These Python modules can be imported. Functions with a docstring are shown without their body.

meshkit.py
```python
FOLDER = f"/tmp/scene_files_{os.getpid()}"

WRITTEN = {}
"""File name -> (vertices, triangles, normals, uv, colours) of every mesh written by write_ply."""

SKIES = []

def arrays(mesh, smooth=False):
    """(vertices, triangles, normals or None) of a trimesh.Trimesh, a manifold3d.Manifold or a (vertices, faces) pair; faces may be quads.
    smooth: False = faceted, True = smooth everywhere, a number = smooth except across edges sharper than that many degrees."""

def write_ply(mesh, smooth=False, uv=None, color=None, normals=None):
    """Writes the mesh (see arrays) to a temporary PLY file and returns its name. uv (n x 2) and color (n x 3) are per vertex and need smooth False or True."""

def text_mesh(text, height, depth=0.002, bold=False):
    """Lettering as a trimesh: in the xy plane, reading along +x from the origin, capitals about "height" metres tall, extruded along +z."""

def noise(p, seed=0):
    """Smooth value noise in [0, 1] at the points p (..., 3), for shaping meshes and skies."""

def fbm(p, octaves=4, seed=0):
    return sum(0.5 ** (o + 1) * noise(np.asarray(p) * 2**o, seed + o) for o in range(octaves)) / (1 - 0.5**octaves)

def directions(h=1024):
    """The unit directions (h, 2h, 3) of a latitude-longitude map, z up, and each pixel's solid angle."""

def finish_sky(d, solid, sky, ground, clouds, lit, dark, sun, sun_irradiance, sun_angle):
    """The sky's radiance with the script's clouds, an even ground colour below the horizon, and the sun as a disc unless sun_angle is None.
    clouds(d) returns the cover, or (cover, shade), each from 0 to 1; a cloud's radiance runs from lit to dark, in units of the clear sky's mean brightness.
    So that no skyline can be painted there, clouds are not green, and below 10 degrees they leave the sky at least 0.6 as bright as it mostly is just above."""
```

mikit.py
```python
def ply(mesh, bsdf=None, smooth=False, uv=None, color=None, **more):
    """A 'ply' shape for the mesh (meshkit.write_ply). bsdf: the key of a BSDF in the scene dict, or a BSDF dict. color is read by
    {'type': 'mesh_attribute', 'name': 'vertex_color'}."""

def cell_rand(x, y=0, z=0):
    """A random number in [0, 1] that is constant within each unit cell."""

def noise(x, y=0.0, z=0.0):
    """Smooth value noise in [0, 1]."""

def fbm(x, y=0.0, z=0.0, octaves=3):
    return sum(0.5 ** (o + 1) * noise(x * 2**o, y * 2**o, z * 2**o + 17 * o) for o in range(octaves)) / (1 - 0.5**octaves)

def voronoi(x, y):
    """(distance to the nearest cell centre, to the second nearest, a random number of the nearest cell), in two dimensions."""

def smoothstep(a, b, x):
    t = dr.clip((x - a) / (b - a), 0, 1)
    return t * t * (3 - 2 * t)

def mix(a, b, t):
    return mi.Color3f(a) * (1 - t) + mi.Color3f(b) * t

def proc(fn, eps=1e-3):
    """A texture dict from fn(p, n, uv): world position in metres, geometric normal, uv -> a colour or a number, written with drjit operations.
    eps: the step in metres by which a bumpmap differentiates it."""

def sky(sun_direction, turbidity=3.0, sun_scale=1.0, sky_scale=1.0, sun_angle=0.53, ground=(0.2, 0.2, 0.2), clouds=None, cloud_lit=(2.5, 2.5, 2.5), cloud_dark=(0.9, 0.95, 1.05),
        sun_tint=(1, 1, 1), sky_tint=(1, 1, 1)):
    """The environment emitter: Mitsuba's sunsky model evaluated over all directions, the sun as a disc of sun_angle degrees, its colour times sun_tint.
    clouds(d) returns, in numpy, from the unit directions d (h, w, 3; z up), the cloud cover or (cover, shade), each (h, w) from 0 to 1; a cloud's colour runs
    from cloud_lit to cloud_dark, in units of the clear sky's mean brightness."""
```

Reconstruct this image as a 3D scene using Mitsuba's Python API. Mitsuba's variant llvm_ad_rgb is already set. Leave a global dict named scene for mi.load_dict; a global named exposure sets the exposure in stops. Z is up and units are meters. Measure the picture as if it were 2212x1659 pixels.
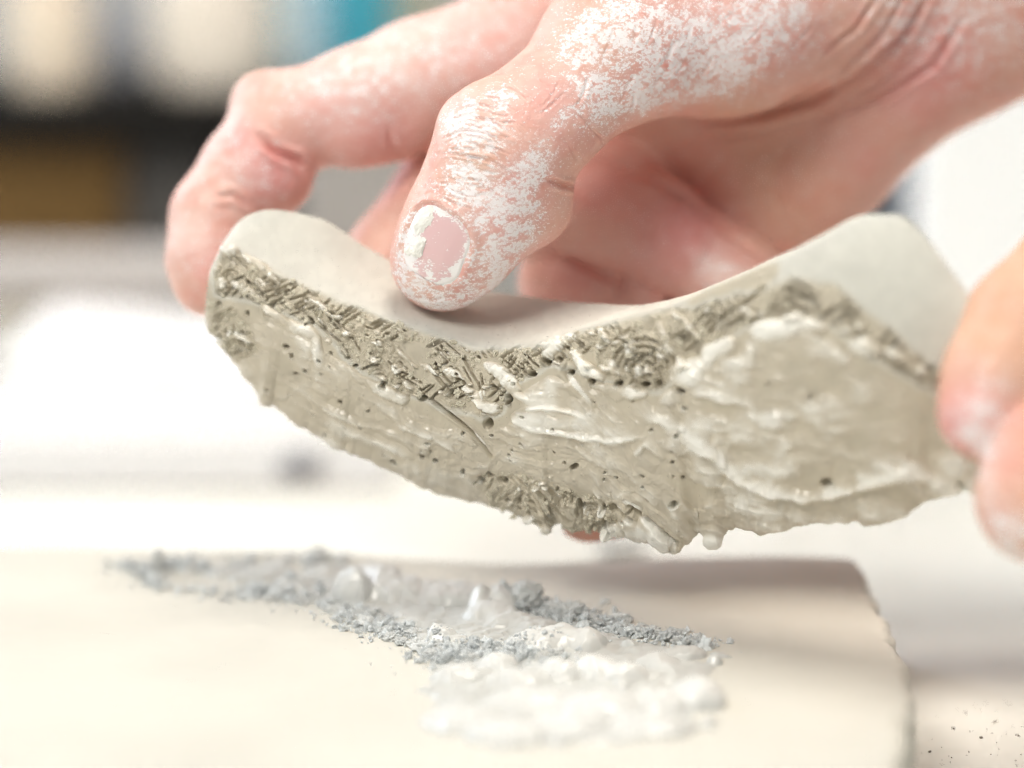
import math, random
import numpy as np
import trimesh, mitsuba as mi, mikit, meshkit, drjit as dr
from scipy.ndimage import gaussian_filter1d, map_coordinates, gaussian_filter
from scipy.interpolate import PchipInterpolator
from scipy.spatial import cKDTree
from mikit import noise, fbm, smoothstep, mix, cell_rand, proc, ply

T = mi.ScalarTransform4f
random.seed(7)
rng = np.random.default_rng(7)
scene, labels = {}, {}

# ------------------------------------------------------------------ camera, lamps, exposure
MM = 1e-3
FOCUS = 560.0                      # mm from the lens to the plane of the thumb
PITCH = math.radians(12.0)
HALF = 0.17026                     # tangent of half the horizontal angle
S0 = 1106.0 / (HALF * FOCUS)       # photograph pixels (2212 wide) per mm at the focus plane
RIGHT = np.array([1.0, 0, 0])
FWD = np.array([0, math.cos(PITCH), -math.sin(PITCH)])
UP = np.array([0, math.sin(PITCH), math.cos(PITCH)])
EYE = -FOCUS * FWD


def cam(px, py, d):
    """Photograph pixel at d mm behind the focus plane -> camera axes (right, up, forward) in mm."""
    px, py, d = np.broadcast_arrays(np.asarray(px, float), np.asarray(py, float), np.asarray(d, float))
    z = FOCUS + d
    return np.stack([(px - 1106.0) / S0 * z / FOCUS, -(py - 829.5) / S0 * z / FOCUS, z], -1)


def world(c):
    c = np.asarray(c, float)
    return EYE + c[..., 0:1] * RIGHT + c[..., 1:2] * UP + c[..., 2:3] * FWD          # mm


def nearer(d):
    return d if d <= 30 else 30 + 0.6 * (d - 30)


def pix(c):
    z = c[..., 2]
    return 1106.0 + c[..., 0] * S0 * FOCUS / z, 829.5 - c[..., 1] * S0 * FOCUS / z


def on_plane(px, py, z):
    """Where the line of sight of a pixel meets the level z (mm, world)."""
    d = world(cam(px, py, 0.0)) - EYE
    t = (z - EYE[2]) / d[..., 2]
    return EYE + d * t[..., None]


def tow(m):
    return T().look_at(origin=list(m[0]), target=list(m[1]), up=list(m[2]))


scene['camera'] = {'type': 'thinlens', 'fov': 2 * math.degrees(math.atan(HALF)), 'fov_axis': 'x',
                   'to_world': tow((EYE * MM, EYE * MM + FWD, (0, 0, 1))),
                   'aperture_radius': 0.0135, 'focus_distance': (FOCUS - 1.0) * MM, 'near_clip': 0.02, 'far_clip': 30.0}
exposure = 0.2


def lamp(key, pos, target, w, h, rgb, label):
    scene[key] = {'type': 'rectangle', 'to_world': tow((pos, target, (0, 0.01, 1))) @ T().scale([w / 2, h / 2, 1]),
                  'emitter': {'type': 'area', 'radiance': {'type': 'rgb', 'value': list(rgb)}}}
    labels[key] = {'label': label, 'category': 'lamp'}


lamp('unseen_lamp', (0.12, 0.02, 1.40), (0, 0.02, 0), 0.8, 0.5, (11.2, 10.4, 9.3), 'wide warm lamp panel out of view above the work table')  # unseen overhead lamp, placed to drop the held slab's shadow below it
lamp('unseen_lamp_001', (-0.50, -0.85, 0.85), (0, 0, 0), 0.5, 0.4, (15.5, 14.7, 13.5), 'smaller lamp panel out of view at the front left, placed to light the near sides')  # unseen front-left lamp, placed to light thumb, palm and slab face
lamp('unseen_window', (-1.5, 1.0, 0.9), (0, 0.05, 0), 1.0, 1.0, (4.6, 5.2, 6.0), 'cool daylight window panel out of view to the left, placed to light the left edges')  # unseen window, placed for the cool rim on the left edges
scene['ambient_light'] = {'type': 'constant', 'radiance': {'type': 'rgb', 'value': [0.24, 0.265, 0.268]}}  # even ambient light from all sides, for the room out of view


# ------------------------------------------------------------------ helpers
def add(key, mesh, bsdf, label=None, cat=None, group=None, kind=None, **kw):
    scene[key] = ply(mesh, bsdf, **kw)
    d = {k: v for k, v in (('label', label), ('category', cat), ('group', group), ('kind', kind)) if v}
    if d:
        labels[key] = d
    return key


def tag(key, label, cat, group=None, kind=None):
    labels[key] = {k: v for k, v in (('label', label), ('category', cat), ('group', group), ('kind', kind)) if v}


def nfbm(p, f, octaves=4, seed=0):
    return meshkit.fbm(np.asarray(p) * f, octaves, seed)


def sstep(a, b, x):
    t = np.clip((x - a) / (b - a), 0, 1)
    return t * t * (3 - 2 * t)


def poly_dist(x, y, pts):
    """Distance to a polyline and the position along it (0..1)."""
    best, where = np.full(np.shape(x), 1e9), np.zeros(np.shape(x))
    n = len(pts) - 1
    for i in range(n):
        ax, ay = pts[i]
        bx, by = pts[i + 1]
        ux, uy = bx - ax, by - ay
        t = np.clip(((x - ax) * ux + (y - ay) * uy) / (ux * ux + uy * uy + 1e-9), 0, 1)
        d = np.hypot(x - ax - t * ux, y - ay - t * uy)
        m = d < best
        best = np.where(m, d, best)
        where = np.where(m, (i + t) / n, where)
    return best, where


def inside(x, y, pts):
    c = np.zeros(np.shape(x), bool)
    n = len(pts)
    for i in range(n):
        ax, ay = pts[i]
        bx, by = pts[(i + 1) % n]
        if ay != by:
            c ^= ((ay > y) != (by > y)) & (x < (bx - ax) * (y - ay) / (by - ay) + ax)
    return c


def signed(x, y, pts):
    d, _ = poly_dist(x, y, list(pts) + [pts[0]])
    return np.where(inside(x, y, pts), -d, d)


def grid_faces(nu, nv, wrap=False):
    i, j = np.meshgrid(np.arange(nu - 1), np.arange(nv if wrap else nv - 1), indexing='ij')
    j2 = (j + 1) % nv
    return np.stack([i * nv + j, (i + 1) * nv + j, (i + 1) * nv + j2, i * nv + j2], -1).reshape(-1, 4)


def tri(q):
    return np.vstack([q[:, [0, 1, 2]], q[:, [0, 2, 3]]])


def surface_nets(F, origin, h):
    ins = F < 0
    n = np.array(F.shape) - 1
    cnt = sum(ins[a:a + n[0], b:b + n[1], c:c + n[2]].astype(np.int8) for a in (0, 1) for b in (0, 1) for c in (0, 1))
    ci = np.argwhere((cnt > 0) & (cnt < 8))
    idx = np.full(tuple(n), -1, np.int64)
    idx[tuple(ci.T)] = np.arange(len(ci))
    acc, num = np.zeros((len(ci), 3)), np.zeros(len(ci))
    corners = [(a, b, c) for a in (0, 1) for b in (0, 1) for c in (0, 1)]
    val = {c: F[ci[:, 0] + c[0], ci[:, 1] + c[1], ci[:, 2] + c[2]].astype(float) for c in corners}
    for a in corners:
        for k in range(3):
            if a[k] == 0:
                b = tuple(1 if q == k else a[q] for q in range(3))
                fa, fb = val[a], val[b]
                m = (fa < 0) != (fb < 0)
                t = np.where(m, fa / np.where(m, fa - fb, 1), 0)
                p = np.array(a, float) + t[:, None] * (np.array(b) - np.array(a))
                acc[m] += p[m]
                num[m] += 1
    v = (ci + acc / num[:, None]) * h + origin
    faces = []
    for k in range(3):
        o1, o2 = (k + 1) % 3, (k + 2) % 3
        sl0, sl1 = [slice(None)] * 3, [slice(None)] * 3
        sl0[k], sl1[k] = slice(0, -1), slice(1, None)
        a, b = ins[tuple(sl0)], ins[tuple(sl1)]
        e = np.argwhere(a != b)
        e = e[(e[:, o1] > 0) & (e[:, o2] > 0) & (e[:, o1] < n[o1]) & (e[:, o2] < n[o2])]
        flip = ~a[tuple(e.T)]
        qs = []
        for d1, d2 in ((0, 0), (1, 0), (1, 1), (0, 1)):
            c = e.copy()
            c[:, o1] -= 1 - d1
            c[:, o2] -= 1 - d2
            qs.append(idx[tuple(c.T)])
        q = np.stack(qs, -1)
        q[flip] = q[flip][:, ::-1]
        faces.append(q)
    return v, tri(np.vstack(faces))


def largest(v, f):
    m = trimesh.Trimesh(v, f, process=False)
    lab = trimesh.graph.connected_component_labels(m.face_adjacency, node_count=len(f))
    f = f[lab == np.bincount(lab).argmax()]
    u = np.unique(f)
    r = np.full(len(v), -1)
    r[u] = np.arange(len(u))
    return v[u], r[f]


def vnormals(v, f):
    n = np.zeros_like(v)
    fn = np.cross(v[f[:, 1]] - v[f[:, 0]], v[f[:, 2]] - v[f[:, 0]])
    for k in range(3):
        np.add.at(n, f[:, k], fn)
    return n / np.maximum(np.linalg.norm(n, axis=1, keepdims=True), 1e-12)


def smin(a, b, k):
    h = np.maximum(k - np.abs(a - b), 0) / k
    return np.minimum(a, b) - h * h * k * 0.25


class Field:
    """A signed distance on a grid in camera axes (mm)."""

    def __init__(self, lo, hi, h):
        self.lo, self.h = np.array(lo, float), h
        self.n = np.ceil((np.array(hi) - lo) / h).astype(int) + 1
        self.ax = [self.lo[k] + np.arange(self.n[k]) * h for k in range(3)]

    def new(self):
        return np.full(tuple(self.n), 30.0, np.float32)

    def box(self, a, b, m):
        lo = np.maximum(np.floor((np.minimum(a, b) - m - self.lo) / self.h).astype(int), 0)
        hi = np.minimum(np.ceil((np.maximum(a, b) + m - self.lo) / self.h).astype(int) + 1, self.n)
        return tuple(slice(x, max(x, y)) for x, y in zip(lo, hi))

    def capsule(self, F, a, b, ra, rb, k, flat=None, s=1.0):
        a, b = np.array(a, float), np.array(b, float)
        sl = self.box(a, b, max(ra, rb) * max(1, 1 / s) + 9)
        X = self.ax[0][sl[0]][:, None, None] - a[0]
        Y = self.ax[1][sl[1]][None, :, None] - a[1]
        Z = self.ax[2][sl[2]][None, None, :] - a[2]
        u = b - a
        L2 = max(u @ u, 1e-9)
        t = np.clip((X * u[0] + Y * u[1] + Z * u[2]) / L2, 0, 1)
        qx, qy, qz = X - t * u[0], Y - t * u[1], Z - t * u[2]
        if flat is not None:
            w = (qx * flat[0] + qy * flat[1] + qz * flat[2]) * (s - 1)
            qx, qy, qz = qx + w * flat[0], qy + w * flat[1], qz + w * flat[2]
        d = np.sqrt(qx * qx + qy * qy + qz * qz) - (ra + t * (rb - ra))
        F[sl] = smin(F[sl], d.astype(np.float32), k) if k > 0 else np.minimum(F[sl], d)

    def chain(self, F, pts, k=4.0):
        c = [cam(p[0], p[1], nearer(p[2])) for p in pts]
        if len(pts) == 1:
            self.capsule(F, c[0], c[0] + 0.01, pts[0][3], pts[0][3], k)
        for i in range(len(pts) - 1):
            self.capsule(F, c[i], c[i + 1], pts[i][3], pts[i + 1][3], k)


# ------------------------------------------------------------------ materials
def M(key, d):
    scene[key] = d
    return key


def principled(rgb, rough=0.6, spec=0.4, **kw):
    c = rgb if isinstance(rgb, dict) else {'type': 'rgb', 'value': list(rgb)}
    return {'type': 'twosided', 'b': {'type': 'principled', 'base_color': c, 'roughness': rough, 'specular': spec, **kw}}


VC = {'type': 'mesh_attribute', 'name': 'vertex_color'}


def clay_grain(p, n, uv):
    return 0.00010 * fbm(p.x * 2600, p.y * 2600, p.z * 2600, 3) + 0.00004 * noise(p.x * 9000, p.y * 9000, p.z * 9000)


M('clay_matte', {'type': 'bumpmap', 'arbitrary': proc(clay_grain, 6e-5), 'scale': 1.0, 'bsdf': principled(VC, 0.72, 0.3)})
M('clay_slick', {'type': 'twosided', 'b': {'type': 'principled', 'base_color': VC, 'roughness': 0.24, 'specular': 0.5, 'clearcoat': 0.7, 'clearcoat_gloss': 0.92}})
M('clay_wet', {'type': 'twosided', 'b': {'type': 'principled', 'base_color': VC, 'roughness': 0.24, 'specular': 0.5, 'clearcoat': 0.6, 'clearcoat_gloss': 0.9}})


# ------------------------------------------------------------------ the held clay slab
STA = [  # rim near (px, py), lower edge px, far rim (px, py), depth of the far rim behind the near one
    (452, 592, 437, 462, 566, 5), (466, 555, 447, 490, 505, 6), (492, 528, 468, 530, 457, 7), (560, 560, 525, 605, 437, 9), (650, 606, 598, 690, 450, 13),
    (760, 650, 716, 790, 512, 20), (900, 702, 858, 935, 582, 29), (1040, 745, 1020, 1075, 615, 36), (1150, 740, 1165, 1190, 629, 38), (1230, 715, 1285, 1290, 645, 38),
    (1340, 676, 1410, 1390, 649, 36), (1450, 650, 1530, 1480, 632, 34), (1570, 603, 1650, 1585, 590, 30), (1690, 545, 1755, 1700, 545, 27), (1790, 490, 1845, 1805, 505, 25),
    (1870, 456, 1910, 1885, 475, 24), (1935, 456, 1965, 1950, 478, 22), (1990, 492, 2010, 2002, 512, 20), (2045, 566, 2055, 2055, 590, 18), (2110, 655, 2110, 2118, 685, 16),
    (2180, 760, 2160, 2185, 790, 14)]
LOWER = [(430, 660), (437, 690), (452, 722), (470, 745), (497, 776), (520, 802), (545, 835), (560, 858), (568, 878), (578, 880), (590, 876), (610, 893), (650, 926), (690, 950), (720, 966), (800, 1004),
         (850, 1028), (900, 1052), (950, 1072), (1000, 1088), (1050, 1103), (1100, 1120), (1140, 1140), (1160, 1148), (1178, 1158), (1192, 1150), (1210, 1152), (1240, 1166), (1290, 1164), (1330, 1163), (1352, 1168), (1385, 1176),
         (1415, 1190), (1445, 1200), (1468, 1199), (1482, 1188), (1496, 1172), (1515, 1160), (1530, 1172), (1545, 1177), (1560, 1166), (1580, 1156), (1610, 1156), (1640, 1166), (1680, 1164), (1720, 1153),
         (1760, 1146), (1800, 1139), (1840, 1141), (1868, 1151), (1895, 1150), (1930, 1138), (1970, 1120), (2000, 1104), (2030, 1087), (2060, 1074), (2100, 1065), (2160, 1050)]


def rim_depth(px):
    return np.interp(px, [430, 560, 760, 1050, 1400, 1700, 2110, 2200], [17, 14, 9, 1, -14, -29, -40, -42])


sta = np.array(STA, float)
NU = 1150
k0 = np.arange(len(sta), dtype=float)
mid = np.array([cam(a, 0.5 * (b + np.interp(c, *zip(*LOWER))), rim_depth(a)) for a, b, c in sta[:, :3]])
arc = np.r_[0, np.cumsum(np.linalg.norm(np.diff(mid, axis=0), axis=1))]
uu = np.linspace(0, arc[-1], NU)
I = {k: PchipInterpolator(arc, sta[:, k])(uu) for k in range(6)}
for k in (0, 1, 2, 3, 4, 5):
    I[k] = gaussian_filter1d(I[k], 8, mode='nearest')
lowy = np.interp(I[2], *zip(*LOWER))
rag = rng.normal(0, 1, NU)
lowy = lowy + 4.0 * gaussian_filter1d(rag, 2.6) * sstep(480, 700, I[2]) * (1 - 0.75 * sstep(1560, 1720, I[2])) + 7.0 * gaussian_filter1d(rng.normal(0, 1, NU), 5)
R = cam(I[0], I[1], rim_depth(I[0]))
Tt = cam(I[3], I[4], rim_depth(I[0]) + I[5] * 0.76)
Lo = cam(I[2], lowy, rim_depth(I[0]) + np.interp(I[2], [430, 600, 1000, 1700, 2110], [2, 8, 18, 20, 15]))
NF, NB, NT = 320, 34, 76
vf = np.linspace(0, 1, NF)
vb = np.linspace(0, 1, NB + 2)[1:-1]
vt = np.linspace(0, 1, NT)
size = np.linalg.norm(R - Lo, axis=1)
bul = (0.19 * size)[:, None]
face = R[:, None] * (1 - vf)[None, :, None] + Lo[:, None] * vf[None, :, None]
face[..., 2] -= bul * (4 * vf * (1 - vf)) ** 0.8
back = Lo[:, None] * (1 - vb)[None, :, None] + Tt[:, None] * vb[None, :, None]
back[..., 2] += (0.10 * size)[:, None] * (4 * vb * (1 - vb))
top = Tt[:, None] * (1 - vt)[None, :, None] + R[:, None] * vt[None, :, None]
top[..., 1] -= (0.035 * np.linalg.norm(R - Tt, axis=1))[:, None] * (4 * vt * (1 - vt))
ring = np.concatenate([face, back, top], 1)
ring = gaussian_filter1d(ring, 5.5, axis=1, mode='wrap')
ring[..., 1] += 1.1 * (meshkit.fbm(ring / 22.0, 2, 6) - 0.5) + 0.5 * (meshkit.fbm(ring / 7.0, 3, 7) - 0.5)
ring += 0.35 * (meshkit.fbm(ring / 14.0, 3, 5) - 0.5)[..., None] * 2
NR = ring.shape[1]
du = np.gradient(ring, axis=0)
dv = (np.roll(ring, -1, 1) - np.roll(ring, 1, 1)) * 0.5
nr = np.cross(du, dv)
nr /= np.maximum(np.linalg.norm(nr, axis=-1, keepdims=True), 1e-9)
cen = ring.mean(1, keepdims=True)
if ((ring - cen) * nr).sum(-1).mean() < 0:
    nr = -nr
fx, fy = pix(ring)
warp = 14 * (nfbm(np.stack([fx, fy, 0 * fx], -1), 1 / 60, 3, 1) - 0.5)
warp2 = 14 * (nfbm(np.stack([fx, fy, 0 * fx], -1), 1 / 60, 3, 2) - 0.5)
wx, wy = fx + 2 * warp, fy + 2 * warp2
isface = np.zeros(NR)
isface[8:NF + 4] = 1
isface = gaussian_filter1d(isface, 5)[None, :]

SCORE = [(455, 590), (490, 528), (560, 565), (680, 622), (850, 690), (1040, 750), (1150, 748), (1240, 716), (1340, 684), (1450, 660), (1560, 645), (1640, 632), (1700, 600), (1800, 612), (1900, 690), (2000, 770), (2075, 835),
         (2050, 880), (1960, 815), (1850, 745), (1760, 690), (1640, 705), (1520, 750), (1430, 850), (1330, 845), (1250, 800), (1180, 790), (1110, 830), (1080, 890), (1040, 910), (960, 880), (850, 840), (760, 778), (680, 705), (600, 672), (520, 650), (468, 640)]
SCORE2 = [(440, 640), (540, 690), (560, 770), (520, 790), (470, 740)]
SCORE3 = [(1020, 1030), (1100, 1020), (1230, 1050), (1330, 1085), (1340, 1160), (1180, 1160), (1080, 1120)]
zone = ZN = np.maximum.reduce([sstep(10, -14, signed(wx, wy, s)) for s in (SCORE, SCORE2, SCORE3)]) * isface

P3 = np.stack([fx, fy, 0 * fx], -1)
H0 = 0.16 * (nfbm(P3, 1 / 22, 5, 3) - 0.5) - 0.35 * np.maximum(meshkit.noise(P3 / 4.0, 35) - 0.9, 0) * 6
rough = nfbm(P3, 1 / 9.0, 4, 4) - 0.5
chunk = nfbm(P3, 1 / 26.0, 3, 14) - 0.5
patch = sstep(0.46, 0.60, nfbm(P3, 1 / 70.0, 2, 15))
crag = np.abs(2 * nfbm(np.stack([wx / 11, wy / 11, 0 * wx], -1), 1, 4, 16) - 1)
H0 += zone * (patch * (1.15 * (crag - 0.3) + 0.7 * chunk) + 0.35 * chunk - 0.1)


def stroke(H, pts, w, depth, burr=0.25, keep=0.0):
    xs, ys = [p[0] for p in pts], [p[1] for p in pts]
    m = (fx > min(xs) - 6 * w) & (fx < max(xs) + 6 * w) & (fy > min(ys) - 6 * w) & (fy < max(ys) + 6 * w)
    if not m.any():
        return
    d, t = poly_dist(fx[m] + 0.12 * warp[m], fy[m] + 0.12 * warp2[m], pts)
    e = np.sqrt(np.clip(4 * t * (1 - t) + 0.15, 0, 1))
    H[m] += (-depth * np.exp(-(d / w) ** 4) * e + burr * depth * np.exp(-((d - 2.1 * w) / w) ** 2)) * isf[m] * (1 - keep + keep * sstep(0.25, 0.9, zone[m]))


isf = np.broadcast_to(isface, fx.shape)
count = 0
lo_hi = [(450, 2075, 525, 880, SCORE, 90), (440, 560, 640, 790, SCORE2, 7), (1020, 1340, 1020, 1160, SCORE3, 9)]
for x0, x1, y0, y1, zpoly, n in lo_hi:
    k = 0
    while k < n:
        x, y = x0 + (x1 - x0) * (k + random.random()) / n, random.uniform(y0, y1)
        if not inside(np.array(x), np.array(y), zpoly):
            continue
        k += 1
        if x < 1000:
            a = math.radians(random.choice([random.gauss(-32, 7), random.gauss(42, 9)]))
        elif x < 1640:
            a = math.radians(random.choice([random.gauss(-40, 9), random.gauss(56, 10)]))
        else:
            a = math.radians(random.choice([random.gauss(-48, 9), random.gauss(35, 9)]))
        L = random.uniform(40, 100)
        gap = random.uniform(8, 18)
        c = random.gauss(0, 0.12)
        for j_ in range(random.randint(2, 5)):
            ox, oy = -math.sin(a) * gap * j_ + random.gauss(0, 6), math.cos(a) * gap * j_ + random.gauss(0, 6)
            l_ = L * random.uniform(0.25, 1.0)
            a += random.gauss(0, 0.04)
            pts = [(x + ox + q_ * l_ * math.cos(a + c * q_), y + oy + q_ * l_ * math.sin(a + c * q_)) for q_ in (-0.5, -0.17, 0.17, 0.5)]
            stroke(H0, pts, random.uniform(1.5, 2.5), random.uniform(0.7, 1.8), 0.06, 1.0)
for pts, w, dp in [([(935, 865), (960, 885), (1000, 915), (1040, 950), (1062, 985)], 3.6, 1.8), ([(1322, 1092), (1345, 1100), (1362, 1120)], 6, 2.2), ([(1356, 1082), (1385, 1098)], 6, 2.4),
                   ([(1362, 1092), (1400, 1120), (1432, 1150), (1462, 1172)], 5, 2.2), ([(468, 690), (500, 668)], 4, 1.2), ([(490, 716), (545, 722)], 4, 1.4), ([(500, 762), (545, 756)], 4, 1.3),
                   ([(1058, 760), (1090, 730)], 2.6, 1.2), ([(1085, 772), (1130, 742)], 2.6, 1.1), ([(1150, 760), (1185, 725)], 2.4, 1.0), ([(1220, 800), (1275, 870)], 6, 1.6), ([(1330, 700), (1400, 830)], 4.2, 1.4),
                   ([(1560, 700), (1650, 622)], 5, 1.3), ([(1530, 720), (1590, 660)], 5, 1.2), ([(1160, 1060), (1230, 1130)], 4, 1.7), ([(1140, 1080), (1180, 1110)], 4, 1.5), ([(1190, 1056), (1215, 1085)], 4, 1.4)]:
    stroke(H0, pts, w, dp)
# arcs of the scoring tool (a comb turned in the clay)
for r in (16, 30, 44, 58, 72):
    stroke(H0, [(1390 + r * math.cos(t), 812 + 1.1 * r * math.sin(t)) for t in np.radians(np.arange(190, 352, 20))], 3.4, 0.9)
for r in (9, 17):
    stroke(H0, [(496 + r * math.cos(t), 603 + 1.2 * r * math.sin(t)) for t in np.radians(np.arange(0, 340, 30))], 3.2, 1.0)
    stroke(H0, [(1215 + 1.3 * r * math.cos(t), 1080 + r * math.sin(t)) for t in np.radians(np.arange(200, 400, 30))], 3.2, 1.2)
    stroke(H0, [(1270 + 1.4 * r * math.cos(t), 1105 + r * math.sin(t)) for t in np.radians(np.arange(150, 400, 30))], 3.2, 1.2)

PITS = [(1147, 808, 9, 2.4), (1100, 860, 8, 2.2), (1097, 873, 7, 2.0), (1066, 838, 7, 2), (1241, 1009, 8, 2.2), (1130, 960, 6, 1.8), (1785, 1047, 13, 2.4), (1178, 780, 12, 2.0), (1232, 804, 9, 2.2), (1279, 826, 9, 2.2),
        (1335, 832, 9, 2.2), (1390, 832, 9, 2.4), (1420, 831, 9, 2.4), (1472, 842, 9, 2), (1254, 1094, 8, 2), (1305, 1098, 9, 2.4), (1303, 1137, 9, 2.2), (1085, 1040, 9, 2), (618, 748, 7, 1.9), (630, 768, 6, 1.6), (828, 834, 8, 2),
        (913, 861, 9, 2.3), (977, 850, 9, 2.2), (1054, 917, 11, 2.2), (849, 996, 8, 2.2), (909, 983, 7, 2), (941, 995, 6, 1.8), (1003, 1019, 7, 1.9), (1039, 1038, 7, 2), (1056, 1028, 7, 2), (660, 800, 6, 1.4), (735, 870, 6, 1.4),
        (1140, 1150, 6, 1.8), (1120, 1085, 7, 1.8), (1170, 1120, 6, 1.8), (1205, 1140, 6, 1.8), (1456, 1090, 9, 2.4), (1750, 860, 6, 1.2), (1660, 830, 6, 1.0), (2075, 1045, 12, 1.8), (1480, 880, 7, 1.2)]
for i in range(80):
    while True:
        x, y = random.uniform(460, 1480), random.uniform(540, 1150)
        if y > 20 + np.interp(x, *zip(*[(s[0], s[1]) for s in STA])) and y < np.interp(x, *zip(*LOWER)) - 8:
            break
    PITS.append((x, y, random.uniform(2.5, 5.5), random.uniform(0.8, 1.8)))
PIT = np.zeros_like(fx)
rough0 = nfbm(P3, 1 / 7.0, 3, 24) - 0.5
for x, y, r, dp in PITS:
    m = (np.abs(fx - x) < 2.2 * r) & (np.abs(fy - y) < 2.2 * r)
    a = random.uniform(0, 3.14)
    dx, dy = fx[m] - x + 0.5 * warp[m] + 4 * rough0[m], fy[m] - y + 0.5 * warp2[m] + 4 * chunk[m]
    p, q = dx * math.cos(a) + dy * math.sin(a), -dx * math.sin(a) + dy * math.cos(a)
    PIT[m] = np.maximum(PIT[m], dp * np.exp(-((p / r) ** 2 + (q / (0.7 * r)) ** 2) ** 2) * isf[m])
H0 -= 2.2 * PIT

# wet slip smeared over the lower part of the cut face
ang = np.radians(np.interp(fx, [430, 900, 1250, 1500, 2000], [34, 32, 28, 30, 26]))
A_, B_ = (fx * np.cos(ang) + fy * np.sin(ang)) + 1.5 * warp, (-fx * np.sin(ang) + fy * np.cos(ang)) + 1.5 * warp2
streak = nfbm(np.stack([A_ / 95, B_ / 15, 0 * A_], -1), 1, 4, 8) - 0.5
swirl = nfbm(np.stack([wx / 42 + 3 * warp / 14, wy / 30 + 3 * warp2 / 14, 0 * wx], -1), 1, 4, 9) - 0.5
bumps = np.maximum(nfbm(P3, 1 / 7.0, 2, 10) - 0.72, 0)
low_edge = np.interp(fx, *zip(*LOWER))
cover = sstep(-6, 40, signed(wx, wy, SCORE)) * (1 - 0.75 * sstep(10, -20, signed(wx, wy, SCORE3))) * (1 - 0.8 * sstep(6, -16, signed(wx, wy, SCORE2)))
cover *= 1 - sstep(1640, 1700, fx) * (1 - sstep(-4, 40, fy - np.interp(fx, [1640, 1700, 1800, 1900, 2000, 2080], [620, 640, 660, 735, 800, 870])))
H1 = -1.2 + 1.6 * cover * isf + cover * (0.75 * streak + 0.7 * swirl + 1.6 * bumps) * isf
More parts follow.
